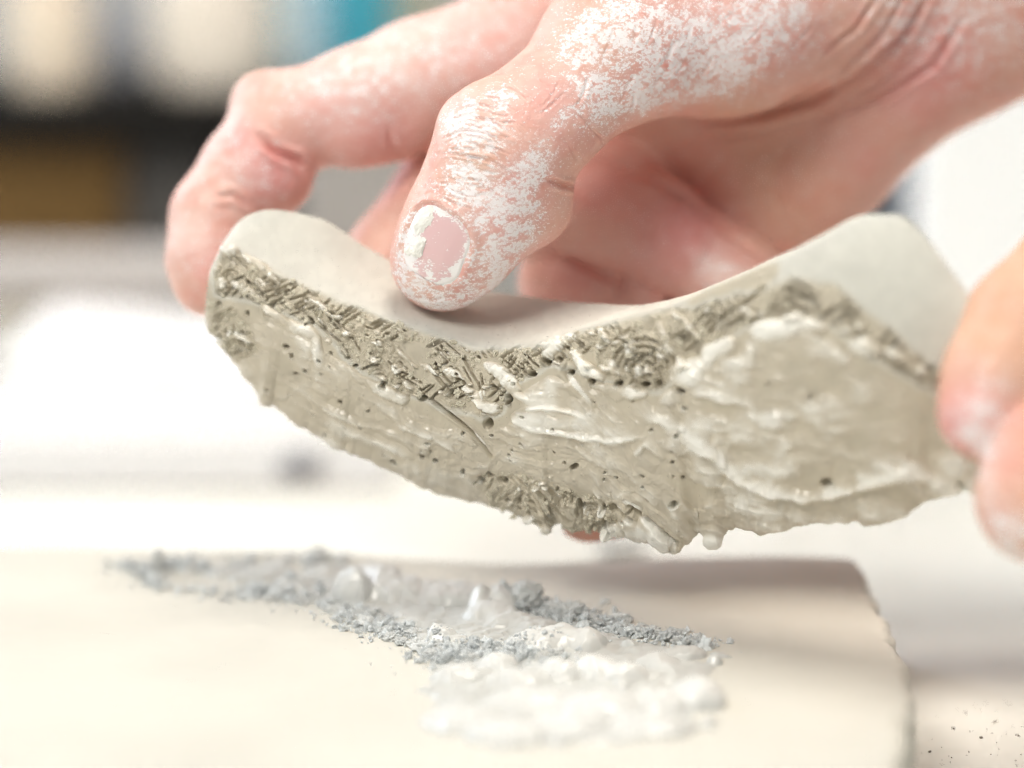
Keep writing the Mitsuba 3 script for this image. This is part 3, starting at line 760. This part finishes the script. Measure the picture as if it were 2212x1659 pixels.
# left hand: forefinger and thumb pinching the right end of the slab, a finger under it
FL = Field((10, -50, 482), (152, 50, 640), 0.6)
G = FL.new()
for pts, k in [([(2126, 892, -47, 8.0), (2160, 815, -45, 9.2), (2225, 705, -40, 10.6), (2430, 470, -26, 11.5), (2700, 250, 0, 14)], 4), ([(2247, 1078, -52, 11), (2285, 1000, -50, 11.6), (2420, 880, -40, 13), (2750, 760, 0, 17)], 4),
               ([(1272, 1090, 33, 7.4), (1500, 1045, 34, 8.0), (1900, 950, 30, 9), (2350, 860, 30, 11), (2750, 700, 20, 14)], 4)]:
    F = FL.new()
    FL.chain(F, pts, k)
    G = smin(G, F, 1.2)
FL.chain(G, [(2700, 250, 0, 14), (2750, 760, 0, 17), (2720, 700, 20, 14)], 5)
v, f = largest(*surface_nets(G, FL.lo, FL.h))
m0 = trimesh.Trimesh(v, f, process=False)
trimesh.smoothing.filter_taubin(m0, 0.5, 0.53, 8)
v = np.array(m0.vertices)
n = vnormals(v, f)
px, py = pix(v)
front = sstep(-0.02, 0.25, -(n * v / np.linalg.norm(v, axis=1, keepdims=True)).sum(1))
v += n * (0.10 * (nfbm(v, 1 / 2.2, 3, 71) - 0.5) + 0.3 * (nfbm(v, 1 / 10.0, 2, 72) - 0.5))[:, None]
colh = np.tile(np.array([0.64, 0.355, 0.235]), (len(v), 1)) * (0.94 + 0.12 * nfbm(v, 1 / 9.0, 3, 73))[:, None]
blotch(colh, v, px, py, front, [(2070, 920, 90, RED, .8), (2120, 870, 60, PINK, .6), (2150, 1120, 60, PINK, .4), (2212, 900, 40, RED, .4), (2190, 1000, 60, RED, .35), (1272, 1100, 90, RED, .5)])
DUST = []
for x, y, r, a in [(2075, 900, 4, .5), (2100, 920, 5, .55), (2190, 1165, 4.5, .9), (2212, 1190, 5, .8), (2150, 830, 6, .25), (2120, 960, 5, .6), (2200, 800, 4, .4), (2130, 1060, 5, .35)]:
    m = front > 0.2
    i = np.argmin((px[m] - x) ** 2 + (py[m] - y) ** 2)
    DUST.append((*(world(v[m][i]) * MM), r * MM, a))
dust_proc('skin_left', DUST, 0.12)
add('hand_001__skin', trimesh.Trimesh(world(v) * MM, f, process=False), 'skin_left', smooth=True, color=colh, uv=np.stack([v[:, 0], v[:, 1]], 1) * 1e-3)
tag('hand_001', 'hand at the right edge pinching the near end of the held slab', 'hand')

# ------------------------------------------------------------------ the lower slab on the table
ZS, ZT = -46.5, -66.0
EDGE = [(-900, 1180), (-300, 1180), (0, 1181), (150, 1183), (300, 1186), (450, 1186), (600, 1187), (700, 1191), (820, 1200), (950, 1207), (1080, 1214), (1250, 1212), (1400, 1206), (1550, 1210), (1700, 1214), (1800, 1218), (1852, 1224), (1872, 1236), (1868, 1250), (1884, 1264),
        (1896, 1290), (1894, 1312), (1918, 1326), (1924, 1352), (1936, 1392), (1955, 1430), (1972, 1470), (1974, 1510), (1966, 1560), (1952, 1620), (1942, 1680), (1935, 1800), (1920, 1950), (1500, 2100), (0, 2150), (-900, 2100)]
E = on_plane(np.array([e[0] for e in EDGE]), np.array([e[1] for e in EDGE]), ZS)[:, :2]
Ecl = np.vstack([E, E[:1]])
L = np.r_[0, np.cumsum(np.linalg.norm(np.diff(Ecl, axis=0), axis=1))]
NE = 1300
tt = np.linspace(0, L[-1], NE, endpoint=False)
O = np.stack([np.interp(tt, L, Ecl[:, k]) for k in (0, 1)], 1)
O = gaussian_filter1d(O, 3, axis=0, mode='wrap')
ctr = on_plane(np.array(900.0), np.array(1450.0), ZS)[:2]
dirn = O - ctr
ln_ = np.linalg.norm(dirn, axis=1, keepdims=True)
jag = (1 + 0.9 * sstep(0, 40, O[:, :1] - 40)) * 1.3 * (meshkit.fbm(np.c_[O / 2.6, np.zeros(NE)], 4, 80) - 0.5)[:, None] * 1.5 + 1.2 * (meshkit.fbm(np.c_[O / 12.0, np.zeros(NE)], 2, 81) - 0.5)[:, None]
O = O + dirn / ln_ * jag
# rings: from the foot, up the side, over the rounded edge, across the top
prof = [(0.0 - 0.6, ZT + 0.05), (0.1, ZT + 3), (0.2, ZT + 7), (0.0, ZT + 11), (-0.1, ZS - 5), (0.0, ZS - 3.0)]
prof += [(2.4 * (1 - math.cos(a)), ZS - 2.4 * (1 - math.sin(a))) for a in np.linspace(0.1, math.pi / 2, 9)]
inset = 2.4
rings = []
for dd, z in prof:
    p = O + (ctr - O) / ln_ * dd
    rings.append(np.c_[p, np.full(NE, z)])
for t in np.linspace(0, 1, 90)[1:]:
    t2 = t ** 1.3
    p0 = O + (ctr - O) / ln_ * inset
    p = p0 * (1 - t2) + ctr * t2
    rings.append(np.c_[p, np.full(NE, ZS)])
Rg = np.stack(rings, 0)
k = len(prof)
side = np.arange(len(Rg))[:, None] < k - 3
nz = meshkit.fbm(Rg / 5.0, 4, 82) - 0.5
out = (O - ctr) / ln_
Rg[:, :, :2] += np.where(side, 1.6 * nz, 0)[..., None] * out[None]


def slab_z(x, y):
    """Gentle unevenness of the rolled slab; its far right corner curls up."""
    z = 1.2 * (meshkit.fbm(np.stack([x / 45, y / 45, 0 * x], -1), 2, 83) - 0.5)
    c = on_plane(np.array(1700.0), np.array(1250.0), ZS)
    return z + 2.6 * np.exp(-((x - c[0]) / 32) ** 2 - ((y - c[1] - 4) / 13) ** 2)


Rg[k - 4:, :, 2] += slab_z(Rg[k - 4:, :, 0], Rg[k - 4:, :, 1])
vs = Rg.reshape(-1, 3)
fs = tri(grid_faces(len(Rg), NE, True))
if np.cross(vs[fs[-1, 1]] - vs[fs[-1, 0]], vs[fs[-1, 2]] - vs[fs[-1, 0]])[2] < 0 and False:
    fs = fs[:, ::-1]
tone = meshkit.fbm(vs / 25.0, 4, 84)[:, None]
cs = np.array([0.562, 0.543, 0.488]) * (0.90 + 0.20 * tone)
cs = np.where((meshkit.noise(vs / 0.55, 85) > 0.965)[:, None], cs * 0.8, cs)
tm = trimesh.Trimesh(vs * MM, fs, process=False)
fnz = np.cross(vs[fs[:, 1]] - vs[fs[:, 0]], vs[fs[:, 2]] - vs[fs[:, 0]])[:, 2].sum()
if fnz < 0:
    tm = trimesh.Trimesh(vs * MM, fs[:, ::-1], process=False)
add('clay_slab_001', tm, 'clay_matte', 'thick flat slab of pale clay lying on the table under the hands, a ridge of slip across it', 'clay slab', smooth=True, color=cs, uv=vs[:, :2] * 1e-3)

# slip across the lower slab
gx = on_plane(np.array([230.0, 1700.0]), np.array([1500.0, 1500.0]), ZS)[:, 0]
ys = on_plane(np.array([1000.0, 1000.0]), np.array([1196.0, 1655.0]), ZS)[:, 1]
gxs = np.arange(-78, 52, 0.33)
gys = np.arange(ys[1], ys[0], 0.33)
GX, GY = np.meshgrid(gxs, gys, indexing='ij')
P2 = np.stack([GX, GY, 0 * GX], -1)
w1 = 1.8 * (meshkit.fbm(P2 / 3.5, 3, 90) - 0.5)
w2 = 1.8 * (meshkit.fbm(P2 / 3.5, 3, 91) - 0.5)
FILM = [(600, 1240), (680, 1226), (760, 1225), (900, 1250), (1010, 1262), (1100, 1280), (1180, 1320), (1300, 1360), (1430, 1390), (1540, 1440), (1560, 1520), (1500, 1580), (1350, 1610), (1080, 1620), (930, 1570), (900, 1480), (940, 1420), (880, 1380), (800, 1330), (700, 1300), (640, 1284)]
FP = on_plane(np.array([p[0] for p in FILM]), np.array([p[1] for p in FILM]), ZS)[:, :2]
sdf = signed(GX + 2 * w1, GY + 2 * w2, [tuple(p) for p in FP])
H = -0.9 + 1.5 * sstep(3.0, -4.0, sdf) + 1.3 * (meshkit.fbm(P2 / 4.0, 4, 92) - 0.5)
near_gain = 1.0
SB = [(762, 1296, 3.7, 3.3, 7.0, 0), (832, 1282, 6.0, 6.5, 5.6, 0), (800, 1270, 4.5, 5, 4.8, 0), (880, 1290, 7, 6, 4.2, 0), (950, 1294, 9, 6, 3.4, 0), (1005, 1292, 5, 6, 3.2, 0), (1040, 1322, 3.0, 4.2, 6.0, -25), (1085, 1318, 3.6, 5.0, 5.2, 25), (1062, 1335, 6, 5, 3.6, 0), (1095, 1345, 6, 6, 2.6, 0), (1140, 1355, 6, 5, 2.0, 0),
      (955, 1385, 3.4, 3.2, 3.4, 0), (985, 1392, 3, 2.5, 2.0, 0), (1165, 1398, 6.5, 6, 3.6, 0), (1215, 1392, 5, 5.5, 3.8, 0), (1258, 1398, 4, 5, 3.6, 0), (1000, 1462, 6.5, 3.0, 2.6, 8), (1075, 1440, 4.5, 4.5, 3.0, 0), (1130, 1470, 6, 5, 2.6, 0), (1205, 1462, 4.5, 4.5, 4.0, 0), (1290, 1462, 4.5, 4.5, 4.6, 0),
      (1350, 1472, 4, 4, 3.8, 0), (1420, 1440, 4, 4, 2.6, 0), (1480, 1420, 4, 3, 2.0, 0), (1508, 1520, 5.5, 4.5, 5.2, -20), (1420, 1530, 6, 5, 3.4, 0), (1150, 1520, 9, 7, 3.0, 0), (1300, 1535, 9, 7, 3.6, 0), (1000, 1560, 8, 7, 3.0, 0), (1100, 1590, 8, 6, 3.2, 0), (1230, 1580, 8, 6, 3.4, 0), (1400, 1575, 8, 6, 2.8, 0),
      (640, 1266, 5, 4, 1.8, 0), (570, 1242, 6, 5, 1.6, 0), (480, 1240, 5, 4, 1.4, 0), (425, 1234, 4, 3, 1.4, 0), (700, 1242, 4, 4, 2.0, 0), (530, 1256, 4, 2, 1.2, 0), (600, 1230, 3, 3, 1.8, 0)]
for i in range(40):
    x, y = random.uniform(940, 1560), random.uniform(1400, 1600)
    SB.append((x, y, random.uniform(1.0, 4.0), random.uniform(1.0, 3), random.uniform(0.6, 2.0), random.uniform(-40, 40)))
for x, y, rx, ry, h, a in SB:
    c = on_plane(np.array(float(x)), np.array(float(y)), ZS)
    m = (np.abs(GX - c[0]) < 2 * max(rx, ry)) & (np.abs(GY - c[1]) < 2 * max(rx, ry))
    a = math.radians(a)
    dx, dy = GX[m] - c[0] + 1.3 * w1[m], GY[m] - c[1] + 1.3 * w2[m]
    p, qq = dx * math.cos(a) + dy * math.sin(a), -dx * math.sin(a) + dy * math.cos(a)
    s = 1 - (p / rx) ** 2 - (qq / ry) ** 2
    b = np.where(s > 0, (0.88 if y > 1400 else 1.0) * h * np.maximum(s, 0) ** 0.62, -1.0 + 3.0 * np.maximum(s, -2))
    H[m] = -smin(-H[m], -b, 1.1)
H += 0.9 * (meshkit.fbm(P2 / 1.6, 4, 93) - 0.5) * sstep(-0.3, 0.6, H)
Z = ZS + slab_z(GX, GY) + H
qg = grid_faces(len(gxs), len(gys))
qg = qg[(H.reshape(-1)[qg] > -0.25).any(1)]
tg = tri(qg)
vg = np.stack([GX, GY, Z], -1).reshape(-1, 3)
if np.cross(vg[tg[0, 1]] - vg[tg[0, 0]], vg[tg[0, 2]] - vg[tg[0, 0]])[2] < 0:
    tg = tg[:, ::-1]
ug = np.unique(tg)
rm = np.full(len(vg), -1)
rm[ug] = np.arange(len(ug))
tk = np.clip(H.reshape(-1)[ug] / 3.0, 0, 1)[:, None]
cg = np.array([0.46, 0.465, 0.445]) * (1 - tk) + np.array([0.635, 0.635, 0.615]) * tk
add('clay_slip', trimesh.Trimesh(vg[ug] * MM, rm[tg], process=False), 'clay_slick', 'wet shiny ridge of pale slip smeared across the lower slab', 'clay slip', kind='stuff', smooth=True, color=cg)

# crumbs of scored clay along both sides of the slip
FR1 = [(570, 1284), (640, 1290), (720, 1312), (800, 1348), (900, 1390), (960, 1415), (1010, 1430)]
FR2 = [(1090, 1300), (1150, 1308), (1210, 1322), (1280, 1345), (1350, 1362), (1430, 1382), (1510, 1396)]
FR5 = [(300, 1248), (440, 1287), (560, 1290)]
FR3 = [(285, 1232), (380, 1234), (470, 1228), (560, 1218), (640, 1220), (720, 1212)]
FR4 = [(960, 1420), (1060, 1410), (1120, 1420), (1220, 1425)]
vv, ff, cc, off = [], [], [], 0
for line, n_, sp, big in [(FR1, 1900, 2.4, 1.0), (FR2, 2400, 2.3, 1.1), (FR3, 800, 3.2, 1.0), (FR4, 1500, 3.4, 0.9), (FR5, 420, 1.4, 0.9)]:
    pts = on_plane(np.array([float(p[0]) for p in line]), np.array([float(p[1]) for p in line]), ZS)
    Ls = np.r_[0, np.cumsum(np.linalg.norm(np.diff(pts, axis=0), axis=1))]
    # crumbs gather in heaps
    heaps = rng.uniform(0, Ls[-1], 16)
    hw = rng.exponential(1, 16)
    hoff = rng.normal(0, 1.6, (16, 2))
    for i in range(n_):
        hi_ = int(rng.choice(16, p=hw / hw.sum()))
        heap = rng.random() < 0.8
        t = heaps[hi_] + rng.normal(0, 2.2) if heap else rng.uniform(0, Ls[-1])
        c = np.array([np.interp(t, Ls, pts[:, k]) for k in range(3)])
        spread = rng.normal(0, sp * (0.7 if heap else 1.5), 2)
        c[:2] += spread + (hoff[hi_] if heap else 0)
        r = min(1.5, 0.09 + rng.exponential(0.115) + (rng.random() < 0.03) * rng.uniform(0.2, 0.8)) * big
        pile = 2.4 * heap * math.exp(-(spread @ spread) / (sp * sp)) * rng.random() ** 2
        p, fc = protos[int(rng.integers(10)) if r < 0.5 else 10 + int(rng.integers(4))]
        q4 = trimesh.transformations.random_rotation_matrix(rng.random(3))[:3, :3]
        p = (p * r * np.array([1.15, 1.0, 0.75])) @ q4.T
        gi, gj = int(np.clip((c[0] - gxs[0]) / 0.33, 0, len(gxs) - 1)), int(np.clip((c[1] - gys[0]) / 0.33, 0, len(gys) - 1))
        z = ZS + float(slab_z(np.array(c[0]), np.array(c[1]))) + max(0, H[gi, gj]) + 0.45 * r + pile * 0.8
        vv.append(p + np.array([c[0], c[1], z]))
        ff.append(fc + off)
        off += len(p)
        cc.append(np.tile(np.array([0.59, 0.615, 0.62]) * rng.uniform(0.72, 1.12), (len(p), 1)))
for line, n_ in [(FR1, 46), (FR2, 60), (FR3, 10), (FR4, 16), (FR5, 8)]:
    pts = on_plane(np.array([float(p[0]) for p in line]), np.array([float(p[1]) for p in line]), ZS)
    for i in range(n_):
        t = rng.uniform(0, len(line) - 1)
        c = np.array([np.interp(t, np.arange(len(line)), pts[:, k]) for k in range(3)])
        c[:2] += rng.normal(0, 1.5, 2)
        r = rng.uniform(0.45, 1.5) if line is not FR5 else rng.uniform(0.3, 0.7)
        m = lump((0, 0, 0), (r * 1.2, r, r * 0.75), int(rng.integers(1000)), 2 if r < 0.8 else 3, 0.75)
        vv.append(np.array(m.vertices) + (c[0], c[1], ZS + float(slab_z(np.array(c[0]), np.array(c[1]))) + 0.4 * r))
        ff.append(np.array(m.faces) + off)
        off += len(m.vertices)
        cc.append(np.tile(np.array([0.57, 0.58, 0.57]) * rng.uniform(0.8, 1.05), (len(m.vertices), 1)))
add('clay_crumbs', trimesh.Trimesh(np.vstack(vv) * MM, np.vstack(ff), process=False), M('crumb', principled(VC, 0.8, 0.25)), 'loose grey crumbs of scored clay scattered along the slip ridge', 'clay crumbs', kind='stuff', smooth=False, color=np.vstack(cc))

M('lump_clay', {'type': 'bumpmap', 'arbitrary': proc(lambda p, n, uv: 0.0006 * fbm(p.x * 1100, p.y * 1100, p.z * 1100, 3), 8e-5), 'scale': 1.0, 'bsdf': principled((0.52, 0.53, 0.52), 0.7, 0.3)})
for i, (x, y, r, lab, sc) in enumerate([(1138, 1318, 3.1, 'rough grey clay lump beside the twin peaks of slip', (1, .9, 1.05)), (1232, 1330, 2.2, 'low dark grey clay lump in the right hand row of crumbs', (1.2, .9, .7)), (343, 1240, 1.9, 'small grey clay lump standing at the far left end of the slip', (.7, .7, 1.6)), (690, 1216, 1.7, 'small dark pointed clay lump at the far edge behind the slip', (1, 1, 1.1))]):
    c = on_plane(np.array(float(x)), np.array(float(y)), ZS)
    m = lump((c[0], c[1], ZS + r * sc[2] * 0.8), np.array(sc) * r, 20 + i, 4, 0.42)
    key = 'clay_lump' + (f'_{i:03d}' if i else '')
    add(key, trimesh.Trimesh(np.array(m.vertices) * MM, m.faces, process=False), 'lump_clay', lab, 'clay lump', smooth=True, uv=np.array(m.vertices)[:, :2] * 1e-3)


# ------------------------------------------------------------------ table and what stands behind
def rbox(lo, hi, r=2.0):
    import manifold3d as m3
    lo, hi = np.array(lo, float), np.array(hi, float)
    pts = []
    s = trimesh.creation.icosphere(subdivisions=2)
    for x in (lo[0] + r, hi[0] - r):
        for y in (lo[1] + r, hi[1] - r):
            for z in (lo[2] + r, hi[2] - r):
                pts.append(np.array(s.vertices) * r + (x, y, z))
    return trimesh.convex.convex_hull(np.vstack(pts))


def at_depth(px, py, depth):
    return world(cam(px, py, depth - FOCUS))


def col_on(px, py, depth):
    w_ = at_depth(np.array(float(px)), np.array(float(py)), float(depth))
    return w_


def solid(key, mesh, rgb, rough=0.6, spec=0.4, smooth=30, **kw):
    b = 'm_' + '_'.join(f'{int(c * 1000)}' for c in rgb) + f'_{int(rough * 100)}'
    if b not in scene:
        M(b, principled(rgb, rough, spec))
    m = trimesh.Trimesh(np.array(mesh.vertices) * MM, mesh.faces, process=False)
    add(key, m, b, smooth=smooth, **kw)


def lathe(profile, center, sections=64):
    m = trimesh.creation.revolve(np.array(profile, float), sections=sections)
    m.apply_translation(center)
    return m


def table_col(p, n, uv):
    g = fbm(p.x * 9, p.y * 9, 0.0, 3)
    d = fbm(p.x * 60, p.y * 60, 2.0, 3)
    return mix((0.74, 0.735, 0.69), (0.64, 0.625, 0.57), dr.clip(smoothstep(0.5, 0.75, g) * 0.5 + smoothstep(0.6, 0.8, d) * 0.4, 0, 1))


M('table_top', principled(proc(table_col), 0.55, 0.35))
tb = rbox((-900, -420, ZT - 32), (900, 470, ZT), 3)
add('table__top', trimesh.Trimesh(np.array(tb.vertices) * MM, tb.faces, process=False), 'table_top', smooth=30)
for i, (x, y) in enumerate([(-840, -360), (840, -360), (-840, 410), (840, 410)]):
    solid('table__leg' + (f'_{i:03d}' if i else ''), rbox((x - 25, y - 25, -800), (x + 25, y + 25, ZT - 32.5), 3), (0.35, 0.34, 0.33))
tag('table', 'white work table under the clay, dusted with dry clay', 'table')

# specks on the table at the lower right
vv, ff, off = [], [], 0
for i in range(46):
    x, y = random.uniform(1990, 2212), random.uniform(1500, 1659)
    if i < 6:
        x, y = [(2085, 1541), (2060, 1575), (2008, 1625), (2120, 1595), (2200, 1590), (2150, 1560)][i]
    c = on_plane(np.array(x), np.array(y), ZT)
    r = random.uniform(0.07, 0.18) if i >= 6 else random.uniform(0.25, 0.4)
    p, fc = protos[i % len(protos)]
    vv.append(p * r + np.array([c[0], c[1], ZT + 0.3 * r]))
    ff.append(fc + off)
    off += len(p)
add('clay_specks', trimesh.Trimesh(np.vstack(vv) * MM, np.vstack(ff), process=False), M('speck', principled((0.16, 0.14, 0.12), 0.8, 0.2)), 'dark dry clay specks on the table at the lower right', 'clay specks', kind='stuff', smooth=True)
for i, (x, y, r, lab) in enumerate([(1340, 1200, 3.4, 'small dark grey lump on the table just behind the lower slab')]):
    c = on_plane(np.array(float(x)), np.array(float(y)), ZT)
    m = lump((c[0], c[1], ZT + 1.6), (r * 1.8, r, r * 0.6), 40, 3, 0.3)
    add('clay_lump_004', trimesh.Trimesh(np.array(m.vertices) * MM, m.faces, process=False), 'lump_clay', lab, 'clay lump', smooth=True, uv=np.array(m.vertices)[:, :2] * 1e-3)  # low dark lump in the gap behind the lower slab
exec_bg = True


def span(x0, x1, y0, y1, depth, thick, r=3.0, base=None):
    """A block whose front, at this distance, covers these pixels; it goes back by thick."""
    a, b = at_depth(np.array(float(x0)), np.array(float(y1)), depth), at_depth(np.array(float(x1)), np.array(float(y0)), depth)
    z0 = a[2] if base is None else base
    y = 0.5 * (a[1] + b[1])
    return (a[0], y, z0), (b[0], y + thick, b[2]), rbox((a[0], y, z0), (b[0], y + thick, b[2]), r)


# crumpled white cloth
def cloth(x0, x1, depth, w, h, seed):
    a = on_plane(np.array(0.0), np.array(900.0), ZT)
    X0 = at_depth(np.array(float(x0)), np.array(800.0), depth)
    X1 = at_depth(np.array(float(x1)), np.array(800.0), depth)
    nx, ny = 160, 90
    gx_, gy_ = np.meshgrid(np.linspace(X0[0], X1[0], nx), np.linspace(X0[1], X0[1] + w, ny), indexing='ij')
    e = np.minimum.reduce([(gx_ - X0[0]) / 18, (X1[0] - gx_) / 18, (gy_ - X0[1]) / 14, (X0[1] + w - gy_) / 14])
    q_ = np.stack([gx_ / 40, gy_ / 60, 0 * gx_], -1)
    fold = 1 - np.abs(2 * meshkit.fbm(q_ + 0.6 * meshkit.fbm(q_ * 1.5, 2, seed)[..., None], 3, seed + 1) - 1)
    z = ZT + 0.6 + sstep(0, 1, e) * h * (0.55 + 0.6 * (fold - 0.5))
    m = trimesh.Trimesh(np.stack([gx_, gy_, z], -1).reshape(-1, 3), tri(grid_faces(nx, ny)), process=False)
    return m


solid('white_cloth', cloth(-120, 700, 800, 110, 27, 5), (0.84, 0.84, 0.85), 0.85, 0.2, smooth=True)
tag('white_cloth', 'crumpled white cloth lying on the table at the left', 'cloth')

c0, c1 = on_plane(np.array(-300.0), np.array(1062.0), ZT), on_plane(np.array(860.0), np.array(968.0), ZT)
solid('grey_band', rbox((c0[0], c0[1], ZT + 0.2), (c1[0], c1[1], ZT + 2.4), 0.8), (0.50, 0.49, 0.475), 0.8, label='thin light grey band on the table before the white cloth', cat='mat')  # flat grey band across the table in front of the cloth
# pale board in front of the shelf
lo, hi, m = span(-260, 640, 560, 655, 880, 30, 3)
solid('ware_board__board', m, (0.46, 0.43, 0.41))
for i, (x0, x1) in enumerate([(-200, -90), (420, 540)]):
    lo2, hi2, m2 = span(x0, x1, 657, 860, 884, 22, 2, base=ZT + 0.2)
    solid('ware_board__foot' + (f'_{i:03d}' if i else ''), m2, (0.33, 0.31, 0.33))
tag('ware_board', 'pale grey board on two feet behind the white cloth at the left', 'board')
lo, hi, m = span(640, 1080, 300, 860, 900, 60, 4, base=ZT + 0.2)
solid('grey_box__body', m, (0.36, 0.34, 0.325), 0.7)
m2 = rbox((lo[0] - 3, lo[1] - 3, hi[2] + 0.3), (hi[0] + 3, hi[1] + 3, hi[2] + 10), 3)
solid('grey_box__lid', m2, (0.38, 0.37, 0.355), 0.7)
tag('grey_box', 'plain grey box standing behind the index finger', 'box')

# dark shelf with pots on it and boxes under it
lo, hi, m = span(-420, 660, 218, 318, 960, 110, 2)
solid('shelf__board', m, (0.014, 0.013, 0.012), 0.9, 0.1)
bz = hi[2]
solid('shelf__back_panel', rbox((lo[0], hi[1] + 1, ZT + 0.3), (hi[0], hi[1] + 9, lo[2] - 1)), (0.11, 0.105, 0.10))
solid('shelf__post', rbox((lo[0], lo[1] + 4, ZT + 0.3), (lo[0] + 12, hi[1] - 4, lo[2] - 0.4)), (0.06, 0.055, 0.05))
solid('shelf__post_001', rbox((hi[0] - 14, lo[1] + 4, ZT + 0.3), (hi[0], hi[1] - 4, lo[2] - 0.4)), (0.06, 0.055, 0.05))
tag('shelf', 'black wooden shelf at the back left with pots on its top', 'shelf')
lo3, hi3, m = span(-330, 268, 345, 800, 985, 70, 2, base=ZT + 0.3)
solid('brown_box__body', m, (0.17, 0.095, 0.028), 0.8)
solid('brown_box__lid', rbox((lo3[0] - 2, lo3[1] - 2, hi3[2] + 0.2), (hi3[0] + 2, hi3[1] + 2, hi3[2] + 7)), (0.15, 0.085, 0.028), 0.8)
tag('brown_box', 'dark brown cardboard box under the black shelf', 'box')
lo3, hi3, m = span(275, 470, 330, 800, 990, 60, 2, base=ZT + 0.3)
solid('dark_box__body', m, (0.10, 0.095, 0.09), 0.7)
solid('dark_box__lid', rbox((lo3[0] - 1, lo3[1] - 1, hi3[2] + 0.2), (hi3[0] + 1, hi3[1] + 1, hi3[2] + 6)), (0.08, 0.08, 0.08), 0.7)
tag('dark_box', 'dark grey box under the black shelf beside the brown box', 'box')


def pot(key, x0, x1, ytop, depth, rgb, label, cat='jar', lidrgb=None):
    a = at_depth(np.array(float(x0)), np.array(200.0), depth)
    b = at_depth(np.array(float(x1)), np.array(200.0), depth)
    t = at_depth(np.array(float(x0)), np.array(float(ytop)), depth)
    r, h = 0.5 * (b[0] - a[0]), t[2] - bz
    c = (0.5 * (a[0] + b[0]), a[1] + r, bz + 0.3)
    pr = [(0, 0), (0.8 * r, 0), (0.9 * r, 0.03 * h), (r, 0.2 * h), (r, 0.7 * h), (0.92 * r, 0.8 * h), (0.8 * r, 0.84 * h), (0.8 * r, 0.86 * h), (0, 0.86 * h)]
    solid(key + '__body', lathe(pr, c), rgb, 0.35, 0.5)
    pl = [(0, 0.862 * h), (0.86 * r, 0.862 * h), (0.88 * r, 0.88 * h), (0.88 * r, 0.97 * h), (0.8 * r, h), (0, h)]
    solid(key + '__lid', lathe(pl, c), lidrgb or rgb, 0.4, 0.5)
    tag(key, label, cat, 'jars on the shelf')


pot('jar', 5, 190, -60, 970, (0.86, 0.74, 0.60), 'cream jar on the black shelf, leftmost of the row')
pot('jar_001', 205, 300, 0, 1010, (0.42, 0.43, 0.47), 'slim blue grey jar between the two cream jars')
pot('jar_002', 318, 590, -130, 970, (0.88, 0.80, 0.70), 'wide cream white jar on the black shelf, largest of the row')
pot('jar_003', 600, 705, -60, 990, (0.50, 0.66, 0.74), 'pale blue jar behind the knuckle of the index finger')
pot('jar_004', 700, 850, -150, 1000, (0.06, 0.40, 0.52), 'teal jar above the index finger')
pot('jar_005', 855, 960, -60, 1010, (0.45, 0.44, 0.34), 'olive grey jar at the right end of the row of jars')
lo, hi, m = span(655, 1300, 240, 300, 960, 110, 2)
solid('shelf__board_001', m, (0.30, 0.29, 0.27))

# back wall and things at the right
solid('wall', rbox((-2600, 1500, -900), (2600, 1560, 1500), 4), (0.62, 0.60, 0.57), 0.8, 0.2, kind='structure')
solid('floor', rbox((-2600, -1500, -880), (2600, 1500, -801), 4), (0.40, 0.38, 0.36), 0.8, 0.2, kind='structure')
lo, hi, m = span(1985, 2700, -250, 640, 860, 20, 6, base=ZT + 0.2)
solid('standing_board', m, (0.88, 0.90, 0.92), 0.6, label='tall white board standing on the table behind the wrist', cat='board')
lo, hi, m = span(1880, 1968, 330, 700, 900, 40, 4, base=ZT + 0.2)
solid('dark_block', m, (0.05, 0.06, 0.08), 0.5, label='dark blue grey block beside the white board', cat='block')  # plain dark upright block beside the wrist
lo, hi, m = span(595, 690, 1010, 1052, 752, 18, 3, base=ZT + 0.2)
solid('small_dark_block', m, (0.20, 0.20, 0.21), 0.9, label='small dark block on the table below the white cloth', cat='small_dark_block')  # small plain dark lump on the table
